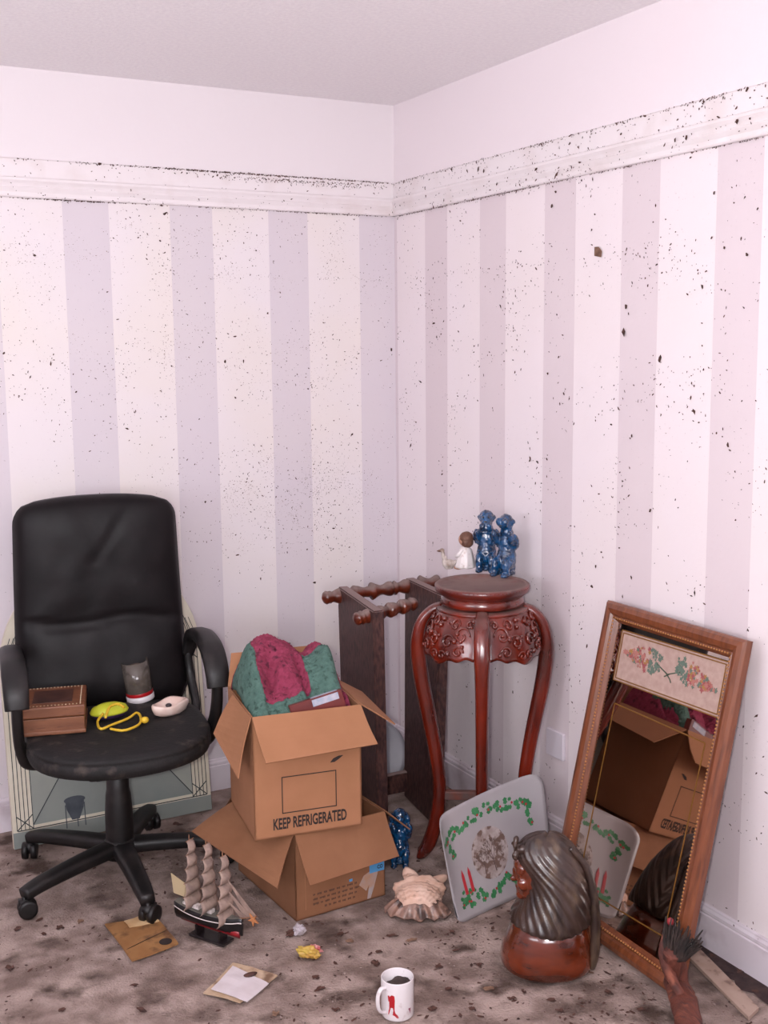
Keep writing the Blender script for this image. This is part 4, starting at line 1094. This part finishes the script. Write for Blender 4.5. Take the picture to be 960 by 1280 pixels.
# hair: slices front / back / side / z, ridged
SL = [(.094, -.106, .103, .118), (.092, -.112, .105, .126), (.083, -.114, .102, .145), (.075, -.114, .098, .165), (.067, -.112, .093, .188), (.060, -.108, .087, .212), (.062, -.102, .081, .24),
      (.074, -.092, .073, .266), (.080, -.080, .064, .290), (.074, -.064, .053, .311), (.056, -.046, .039, .330), (.03, -.024, .02, .342), (.008, -.004, .006, .346)]
bm = BM(); rings = []; nseg = 150
def slc(t):
    k = min(int(t), len(SL)-2); f = t-k; f2 = f; return [SL[k][i]*(1-f2)+SL[k+1][i]*f2 for i in range(4)]
steps = 56
for i in range(steps+1):
    fr, bk2, sd, z = slc(i/steps*(len(SL)-1)); ring = []
    cxm, hx_ = (fr+bk2)/2, (fr-bk2)/2
    for k in range(nseg):
        a = 2*PI*k/nseg; c, s_ = math.cos(a), math.sin(a)
        am = a if a <= PI else 2*PI-a
        # strands sweep from the brow (front, high) down to the back
        ph_ = am*26+(z-.08)*(230-90*am/PI)
        amp = .0021*min(1, (steps-i)/10)
        rr = 1+amp/.08*(math.sin(ph_)+.5*math.sin(2.3*ph_+1))*.8
        # open the face window
        open_ = gb(am, 0, .55)*max(0, min(1, (z-.14)/.03))*max(0, min(1, (.272-z)/.02))
        ring.append(Vector((cxm+hx_*rr*c*(1-.12*open_), sd*rr*s_, z+.004*math.sin(am*3))))
    rings.append(ring)
loft(bm, rings); obj('hair', bm, M_hair, bu, True)
bm = BM()   # long plait hanging down the back over the shoulder
path = spline([(-.050, .03, .318), (-.090, .034, .27), (-.106, .040, .21), (-.112, .044, .15), (-.113, .048, .09), (-.110, .050, .04), (-.104, .05, .012)], 8)
sweep(bm, path, lerp_list([.012, .02, .024, .026, .024, .018], len(path)), n=14, p=2); obj('back_lock', bm, M_hair, bu, True)
F_ = []
for k in range(5):
    a = 2*PI*k/5; F_.append(((.082+.006*math.cos(a)*.6, .018+.012*math.cos(a), .326+.012*math.sin(a)), (.006, .009, .009)))
F_.append(((.088, .018, .326), (.006, .006, .006))); F_.append(((.066, .022, .312), (.014, .012, .012))); F_.append(((.084, .028, .298), (.009, .008, .012)))
blob('hair_flower', F_, M_hair, bu, .0025, 1)

# ================================================================ conch shell
P = G(524, 1136); cs = thing('conch_shell', 'large pale pink spiky seashell lying beside the holly placemat', 'seashell', P, math.radians(-35))
# local -y is towards the ruffled mouth, +y the spiked spire end
NS, NR = 72, 40; bm = BM(); rings = []
for i in range(NR+1):
    t = i/NR; y = -.062+.140*t
    r = .062*math.sin(PI*(.10+.86*t))**.62*(1-.25*t)+.002
    ring = []
    for k in range(NS):
        a = 2*PI*k/NS
        spk = sum(.040*max(0, math.cos(a-c))**16*gb(t, tt, .07) for c, tt in ((.55, .80), (2.1, .78)))+sum(.016*max(0, math.cos(a-c))**14*gb(t, tt, .06) for c, tt in ((.5, .5), (1.2, .55), (1.9, .52), (2.7, .5)))
        rib = .0016*math.sin(22*a)*(t < .8)+.0012*math.sin(70*t)
        rr = r+spk+rib
        ring.append(Vector((rr*1.12*math.cos(a), y+spk*.5, .040+rr*.72*math.sin(a))))
    rings.append(ring)
loft(bm, rings)
for v in bm.verts: v.co += Vector((1, 1, .3))*.0018*noise.noise(v.co*38); v.co.z = max(v.co.z, .001)
M_conch = mat('conch', 'D2A892', 'E0C0AE', rough=.5, scale=20, stretch=(1, 2.5, 1), bump=.001, bscale=70, dirt='94705F', dscale=30, dlo=.56, dhi=.7)
obj('shell_body', bm, M_conch, cs, True)
M_lip = mat('conch_lip', '75594E', 'A5806F', rough=.45, scale=30, dirt='4A3832', dscale=34, dlo=.5, dhi=.62, coat=.3)
bm = BM(); rings = []
for j in range(9):
    s_ = j/8; ring = []
    for k in range(73):
        t = k/72; a = PI*(1.02+.96*t)
        R_ = .040+.050*s_; fl_2 = .006*s_*s_*(math.sin(t*PI*17+.6)+.6*math.sin(t*PI*7))
        ring.append(Vector((R_*1.05*math.cos(a), -.028+(R_+fl_2)*.62*math.sin(a), .052-.040*s_**1.6+.55*fl_2+.004*math.sin(t*PI*13+2)*s_)))
    rings.append(ring)
r2 = [[p-Vector((0, 0, .0035)) for p in r] for r in rings]
loft(bm, [a+b[::-1] for a, b in zip(rings, r2)])
for v in bm.verts: v.co.z = max(v.co.z, .001)
obj('ruffled_lip', bm, M_lip, cs, True)

# ================================================================ mug
P = G(497, 1267); mg = thing('coffee_mug', 'white mug with a red picture, half full of dark dirt, on the carpet', 'mug', P, math.radians(195))
M_mug = mat('white_china', 'E2DCDE', rough=.2, coat=.5, dirt='C6B8B8', dscale=35, dlo=.62, dhi=.75)
bm = BM(); lathe(bm, [(0, .0), (.034, .0), (.037, .002), (.0385, .006), (.0385, .092), (.038, .0945), (.0365, .0945), (.0355, .092), (.0345, .008), (.0, .006)], 48, caps=False); obj('cup', bm, M_mug, mg, True)
bm = BM(); sweep(bm, spline([(.036, 0, .08), (.052, 0, .083), (.062, 0, .068), (.062, 0, .045), (.054, 0, .028), (.037, 0, .02)], 7), .011, .008, side=(0, 1, 0), n=12); obj('handle', bm, M_mug, mg, True)
bm = BM(); lathe(bm, [(.0343, .03), (.0343, .066), (.02, .072), (.008, .069), (0, .068)], 32)
for v in bm.verts:
    if v.co.z > .05: v.co.z += .006*noise.noise(v.co*70)+.25*max(0, -v.co.x-.0)
obj('dirt_fill', bm, mat('wet_dirt', '4A3A36', '2E2422', rough=.9, scale=60, bump=.002, bscale=150), mg, True)
def decal(bm, a0, pts, R_=.0388):
    vs = [bm.verts.new((R_*math.cos(a0+x/R_), R_*math.sin(a0+x/R_), z)) for x, z in pts]
    c = bm.verts.new((R_*math.cos(a0+sum(p[0] for p in pts)/len(pts)/R_)*1.002, R_*math.sin(a0+sum(p[0] for p in pts)/len(pts)/R_)*1.002, sum(p[1] for p in pts)/len(pts)))
    for i in range(len(vs)): bm.faces.new((vs[i], vs[(i+1) % len(vs)], c))
bm = BM()
for sc in ([(-.007, .03), (.006, .03), (.007, .055), (.006, .066), (.0, .068), (-.007, .062)], [(-.010, .018), (.0, .02), (.012, .012), (.016, .012), (.014, .018), (.008, .024), (.006, .031), (-.008, .031)], [(-.009, .050), (-.005, .052), (-.007, .066), (-.011, .064)]):
    decal(bm, math.radians(27), sc)
obj('red_picture', bm, mat('mug_red', 'B0222A', rough=.3), mg)
bm = BM(); decal(bm, math.radians(92), [(-.004, .03), (0, .022), (.0015, .016), (.003, .024), (.005, .031), (.0015, .029), (0, .031)]); obj('small_mark', bm, mat('mug_mark', '8E4A60', rough=.3), mg)

# ================================================================ model ship
A = G(222, 1137, .05); B = G(303, 1164, .05); hd_ = math.atan2(B.y-A.y, B.x-A.x); SLn = (B-A).length
Pc = (A+B)/2
sh = thing('model_ship', 'three-masted model sailing ship with dusty sails and black hull', 'ship model', (Pc.x, Pc.y, 0), hd_)
s0 = SLn/2
M_hull = mat('hull_black', '141214', rough=.35); M_deck = mat('deck_grey', '5A5752', '6E6A62', rough=.8, scale=30); M_sail = mat('dusty_sail', 'A58D80', '87726A', rough=.85, scale=40, bump=.001, bscale=80)
bm = BM(); rings = []
for i in range(19):
    t = i/18; x = -s0+2*s0*t; wd = .021*(math.sin(PI*min(1, .12+t*.92))**.5 if t < .98 else .15); sheer = .010*(2*t-1)**2
    zt = .070+sheer+.004*t; zb = .030+.010*max(0, t-.8)*5*.6
    rings.append([Vector((x, wd*f, z)) for f, z in ((1, zt), (1.02, zt-.01), (.9, zb+.018), (.45, zb+.004), (0, zb), (-.45, zb+.004), (-.9, zb+.018), (-1.02, zt-.01), (-1, zt))])
loft(bm, rings); hl = obj('hull', bm, M_hull, sh, True)
bm = BM(); rg = []
for i in range(19):
    t = i/18; x = -s0+2*s0*t; wd = .0213*(math.sin(PI*min(1, .12+t*.92))**.5 if t < .98 else .15); zt = .070+.010*(2*t-1)**2+.004*t
    rg.append((x, wd, zt))
for sg in (-1, 1): sweep(bm, [(x, sg*wd*1.04, zt-.012) for x, wd, zt in rg], .0012, .003, side=(0, 1, 0), n=6)
obj('white_stripe', bm, mat('stripe_white', 'D9CFCB', rough=.4), hl)
bm = BM(); rings = []
for i in range(13):
    t = .08+.88*i/12; x = -s0+2*s0*t; wd = .0185*math.sin(PI*min(1, .12+t*.9))**.6; zb = .026
    rings.append([Vector((x, wd*f, z)) for f, z in ((.85, .046), (.5, zb+.006), (0, zb), (-.5, zb+.006), (-.85, .046))])
loft(bm, rings); obj('red_keel', bm, mat('keel_red', '8E1B22', '6E161B', rough=.4, scale=30), hl, True)
bm = BM(); loft(bm, [[Vector((x, wd*.86, zt-.002)), Vector((x, -wd*.86, zt-.002)), Vector((x, -wd*.86, zt+.0015)), Vector((x, wd*.86, zt+.0015))] for x, wd, zt in rg]); obj('deck', bm, M_deck, hl)
for x, l_ in ((-.045, .03), (.0, .028), (-.075, .022)):
    obj('deckhouse', bx(BM(), (x, 0, .0785), (l_, .016, .012), bev=.0015), mat('cabin_white', 'CFC4C0', rough=.6, dirt='8E7F78', dscale=60), hl)
HM = [(-.062, .268), (-.004, .27), (.052, .250)]
M_spar = mat('spar_wood', '8A6248', rough=.6)
for mx_, mh in HM:
    bm = BM(); lathe(bm, [(.0022, .075), (.0014, mh), (.0004, mh+.008)], 8, Matrix.Translation((mx_, 0, 0)))
    ms_ = obj('mast', bm, M_spar, sh, True)
    for k in range(5):
        zt = mh-.008-k*.0375; zb = zt-.038; wt = .012+.0045*k; wb = .016+.0045*k
        bm = BM(); rings = []
        for i in range(9):
            t = i/8; z = zt+(zb-zt)*t; wdd = wt+(wb-wt)*t; bel = .016*math.sin(PI*t)**.8
            rings.append([Vector((mx_+.002+bel*(1-(j/4-1)**2*.5)+.003*noise.noise(Vector((mx_*50+j, t*4, k))), (j/4-1)*wdd, z+.003*noise.noise(Vector((j*.7, k*3, mx_*90))))) for j in range(9)])
        r2 = [[p-Vector((.0012, 0, 0)) for p in r] for r in rings]
        loft(bm, [a+b[::-1] for a, b in zip(rings, r2)]); obj('sail', bm, M_sail, ms_, True)
        bm = BM(); sweep(bm, [(mx_+.002, -wt-.003, zt), (mx_+.002, wt+.003, zt)], .002, n=6); obj('yard', bm, M_spar, ms_)
bm = BM(); sweep(bm, [(s0-.01, 0, .082), (s0+.052, 0, .104)], [.0035, .0018], n=8); obj('bowsprit', bm, M_spar, sh)
for k, (f0, f1) in enumerate(((.190, .052), (.155, .036), (.120, .020))):
    bm = BM(); P3 = [Vector((.056+.004*k, .0, f0)), Vector((s0+f1, .001, .098-.004*k)), Vector((s0+f1-.030, .003, .093-.004*k))]
    loft(bm, [[P3[0], P3[1], P3[2]], [p+Vector((0, .0015, 0)) for p in P3]]); obj('jib_sail', bm, M_sail, sh)
bm = BM(); P4 = [Vector((-.066, 0, .092)), Vector((-s0-.012, .0, .095)), Vector((-s0-.022, .002, .148)), Vector((-.066, 0, .128))]
loft(bm, [P4, [p+Vector((0, .0015, 0)) for p in P4]]); obj('spanker_sail', bm, mat('cream_sail', 'B9A684', rough=.8), sh)
bm = BM()
for mx_, mh in HM:
    for sg in (-1, 1):
        for dx in (-.012, 0, .012): sweep(bm, [(mx_, 0, mh-.06), (mx_+dx, sg*.019, .078)], .0007, n=4)
sweep(bm, [(.052, 0, .235), (s0+.05, 0, .104)], .0007, n=4); sweep(bm, [(-.004, 0, .25), (.052, 0, .16)], .0007, n=4)
stuff(obj('rigging', bm, mat('rigging', '5E4A3E', rough=.8), sh))
bm = BM()
for x in (-.035, .045): bx(bm, (x, 0, .02), (.006, .03, .028)); 
bx(bm, (0.005, 0, .0045), (.12, .045, .008), bev=.002); obj('display_base', bm, mat('base_black', '161113', rough=.3, coat=.4), sh)
st_ = thing('starfish', 'tiny orange starfish-like ornament hooked under the ship bowsprit', 'ornament', (0, 0, 0))
q = sh.matrix_basis @ Vector((0, 0, 0)); Mx = Matrix.Translation(sh.location) @ Matrix.Rotation(hd_, 4, 'Z')
st_.location = Mx @ Vector((s0+.040, -.004, .094)); st_.rotation_euler = (PI/2, .3, hd_)
bm = BM(); prism(bm, [((.018 if k % 2 == 0 else .006)*math.cos(PI*k/5), (.018 if k % 2 == 0 else .006)*math.sin(PI*k/5)) for k in range(10)], -.002, .002); obj('star_body', bm, mat('orange_star', 'B5764A', rough=.7), st_)

# ================================================================ scraps on the carpet
def card(name, label, cat, pts, th, mtl, z=.0, bend=.004, rot=0):
    P = [G(x, y, z) for x, y in pts]; c = sum(P, Vector())/len(P); e = thing(name, label, cat, (c.x, c.y, z))
    n = 10; bm = BM(); Q = [p-Vector((c.x, c.y, z)) for p in P]; T_, Bt = [], []
    for i in range(n+1):
        s_ = i/n; rt, rb = [], []
        for j in range(n+1):
            t = j/n; p = (Q[0]*(1-s_)+Q[1]*s_)*(1-t)+(Q[3]*(1-s_)+Q[2]*s_)*t
            h = bend*(math.sin(PI*s_)*.6+(2*t-1)**2*.5)+.0015*noise.noise(Vector((s_*4, t*4, 7)))+.0015
            rt.append(p+Vector((0, 0, h+th))); rb.append(p+Vector((0, 0, h)))
        T_.append(rt); Bt.append(rb)
    loft(bm, [a+b[::-1] for a, b in zip(T_, Bt)])
    return e, obj('sheet', bm, mtl, e)
M_tan = mat('tan_board', '8E6238', '9E7346', rough=.8, scale=14, dirt='5E3E26', dscale=22, dlo=.52, dhi=.7)
e, s_ = card('square_board', 'flat tan square of thin board with a round hole, on the carpet', 'board', [(131, 1158), (165, 1204), (223, 1182), (192, 1146)], .004, M_tan, 0)
P = G(207, 1177, .008); bm = BM(); lathe(bm, [(.0, 0), (.0165, 0), (.0165, .0012), (0, .0012)], 24, Matrix.Translation(P-e.location), caps=False); obj('hole', bm, M_ink, e)
bm = BM(); A = G(158, 1187, .0085)-e.location; B = G(208, 1163, .0085)-e.location; sweep(bm, [A, (A+B)/2+Vector((0, 0, .001)), B], .002, .0008, side=(0, 0, 1)); obj('crease', bm, M_ink, e)
e2, s_ = card('torn_card', 'small torn cream card lying on the far corner of the tan square board', 'card', [(155, 1153), (162, 1161), (199, 1153), (186, 1142)], .0015, mat('cream_card', 'B99468', 'C9AA80', rough=.8, scale=20), .007, .003)
e3, s_ = card('envelope', 'torn cream envelope lying open on the carpet', 'envelope', [(254, 1244), (300, 1256), (347, 1222), (291, 1206)], .003, mat('cream_paper', 'B79B7E', 'C4AB92', rough=.85, scale=25, dirt='7A5E4A', dscale=20, dlo=.55, dhi=.7), 0)
e4, s_ = card('greeting_card', 'white folded card tucked in the torn cream envelope', 'card', [(264, 1238), (309, 1254), (336, 1231), (291, 1209)], .0015, mat('white_card', 'D8CFD2', 'CFC4C6', rough=.7, scale=18), .0075, .002)
bm = BM(); lathe(bm, [(.012, 0), (.014, .003), (.006, .006), (0, .006)], 12, Matrix.Diagonal((1.3, .7, 1, 1)))
o = obj('dark_crumb', bm, M_flake, None, True); o.location = G(313, 1219, .0115); tag(o, 'dark clump of dirt sitting on the torn envelope', 'dirt')
# little crumpled wrapper with yellow and red
P = G(386, 1196); cw = thing('sweet_wrapper', 'crumpled yellow and red wrapper on the carpet below the boxes', 'wrapper', P, math.radians(-50))
def crumple(name, c, s, mtl, par, seed):
    bm = BM(); bmesh.ops.create_icosphere(bm, subdivisions=3, radius=1)
    for v in bm.verts:
        q = v.co*2.2+Vector((seed, 0, 0)); v.co = Vector((v.co.x*s[0], v.co.y*s[1], v.co.z*s[2]))*(1+.55*noise.noise(q)+.2*noise.noise(q*3)); v.co += Vector(c)
        v.co.z = max(v.co.z, 0.0005)
    return obj(name, bm, mtl, par)
crumple('yellow_part', (0, 0, .012), (.030, .016, .016), mat('wrapper_yellow', 'C2A84A', 'B98C44', rough=.35, scale=30), cw, 1)
crumple('red_part', (.012, .015, .016), (.016, .008, .010), mat('wrapper_red', 'B4565A', 'D9A6A0', rough=.35, scale=60), cw, 5)
P = G(374, 1168); ws = thing('tissue_scrap', 'small crumpled white tissue by the lower box corner', 'tissue', P)
crumple('tissue', (0, 0, .012), (.017, .013, .016), mat('tissue', 'BFB6BE', 'A79C9C', rough=.9, scale=40), ws, 9)
crumple('dirty_edge', (-.024, .002, .008), (.012, .009, .009), M_flake, ws, 3)

# ================================================================ right foreground: bare strip and branch
SP = [G(*q) for q in ((857, 1196), (936, 1276), (948, 1264), (872, 1187))]
bm = BM(); A = [Vector((p.x, p.y, .004)) for p in SP]; 
c = sum(A, Vector())/4
loft(bm, [[p-c+Vector((0, 0, -.0035)) for p in A], [p-c+Vector((0, 0, .005)) for p in A]])
for v in bm.verts: v.co += Vector((1, 0, 0))*.002*noise.noise(v.co*20)
o = obj('wooden_strip', bm, mat('pale_strip', 'B29A8C', 'A58B7C', rough=.8, scale=18, dirt='6A504A', dscale=30, dlo=.55, dhi=.7)); o.location = c
tag(o, 'pale wooden carpet strip lying on the bare floor edge by the baseboard', 'strip')
br = thing('driftwood_branch', 'reddish brown branch with a dark frayed end, leaning towards the mirror foot', 'branch')
def FM(px, py, k):
    q = MF @ mp_(px, py, .03); return q-ray(px, py).normalized()*k
B0 = G(868, 1330, .035); B1 = G(858, 1265, .035); B2 = G(846, 1228, .04); B3 = FM(843, 1190, .05)
br.location = Vector((B1.x, B1.y, 0)); O_ = br.location.copy()
M_br = mat('branch_wood', '6E3A2C', '4A2822', rough=.75, scale=22, stretch=(3, 1, 1), dirt='8A4E3A', dscale=18, dlo=.54, dhi=.68, bump=.004, bscale=50)
path = spline([p-O_ for p in (B0, B1, B2, B3)], 8); bm = BM()
sweep(bm, path, lerp_list([.06, .062, .058, .05], len(path)), lerp_list([.06, .056, .05, .04], len(path)), n=18, jit=.002)
for v in bm.verts: v.co += v.co.normalized()*(.009*noise.noise(v.co*26)+.003*noise.noise(v.co*90))
obj('limb', bm, M_br, br, True)
bm = BM(); path = spline([G(852, 1245, .05)-O_, FM(836, 1215, .05)-O_, FM(829, 1190, .05)-O_, FM(831, 1168, .05)-O_], 6)
sweep(bm, path, lerp_list([.022, .026, .022, .012], len(path)), n=12, jit=.0015); obj('side_shoot', bm, M_br, br, True)
rnd = random.Random(2)
for k in range(64):
    s_ = rnd.random(); a = FM(834+22*s_, 1204-4*s_, .045)-O_; b_ = FM(830+46*s_+rnd.uniform(-5, 5), 1147+20*s_+rnd.uniform(-5, 20), .026+.03*rnd.random())-O_
    mid = (a+b_)/2+Vector((rnd.uniform(-.006, .006), rnd.uniform(-.006, .006), .004))
    bm = BM(); sweep(bm, spline([a, mid, b_], 3), lerp_list([.010, .0075, .0025], 7), n=5); obj('frayed_strand', bm, mat('frayed_dark', '3A2D28', '1E1816', rough=.9, scale=40), br, True)
bm = BM(); bmesh.ops.create_icosphere(bm, subdivisions=2, radius=.0085, matrix=Matrix.Translation(FM(838, 1152, .04)-O_) @ Matrix.Diagonal((1, 1, 1.2, 1)))
obj('red_tip', bm, mat('red_tip', '8E2A30', rough=.5), br, True)

# wall socket on the right wall, low behind the stand
so = thing('wall_socket', 'white wall socket plate low on the wall beside the plant stand', 'socket', (-.0, -1.005, .345))
obj('plate', bx(BM(), (-.006, 0, 0), (.012, .085, .085), bev=.003), mat('socket_white', 'DAD2DA', rough=.4), so)
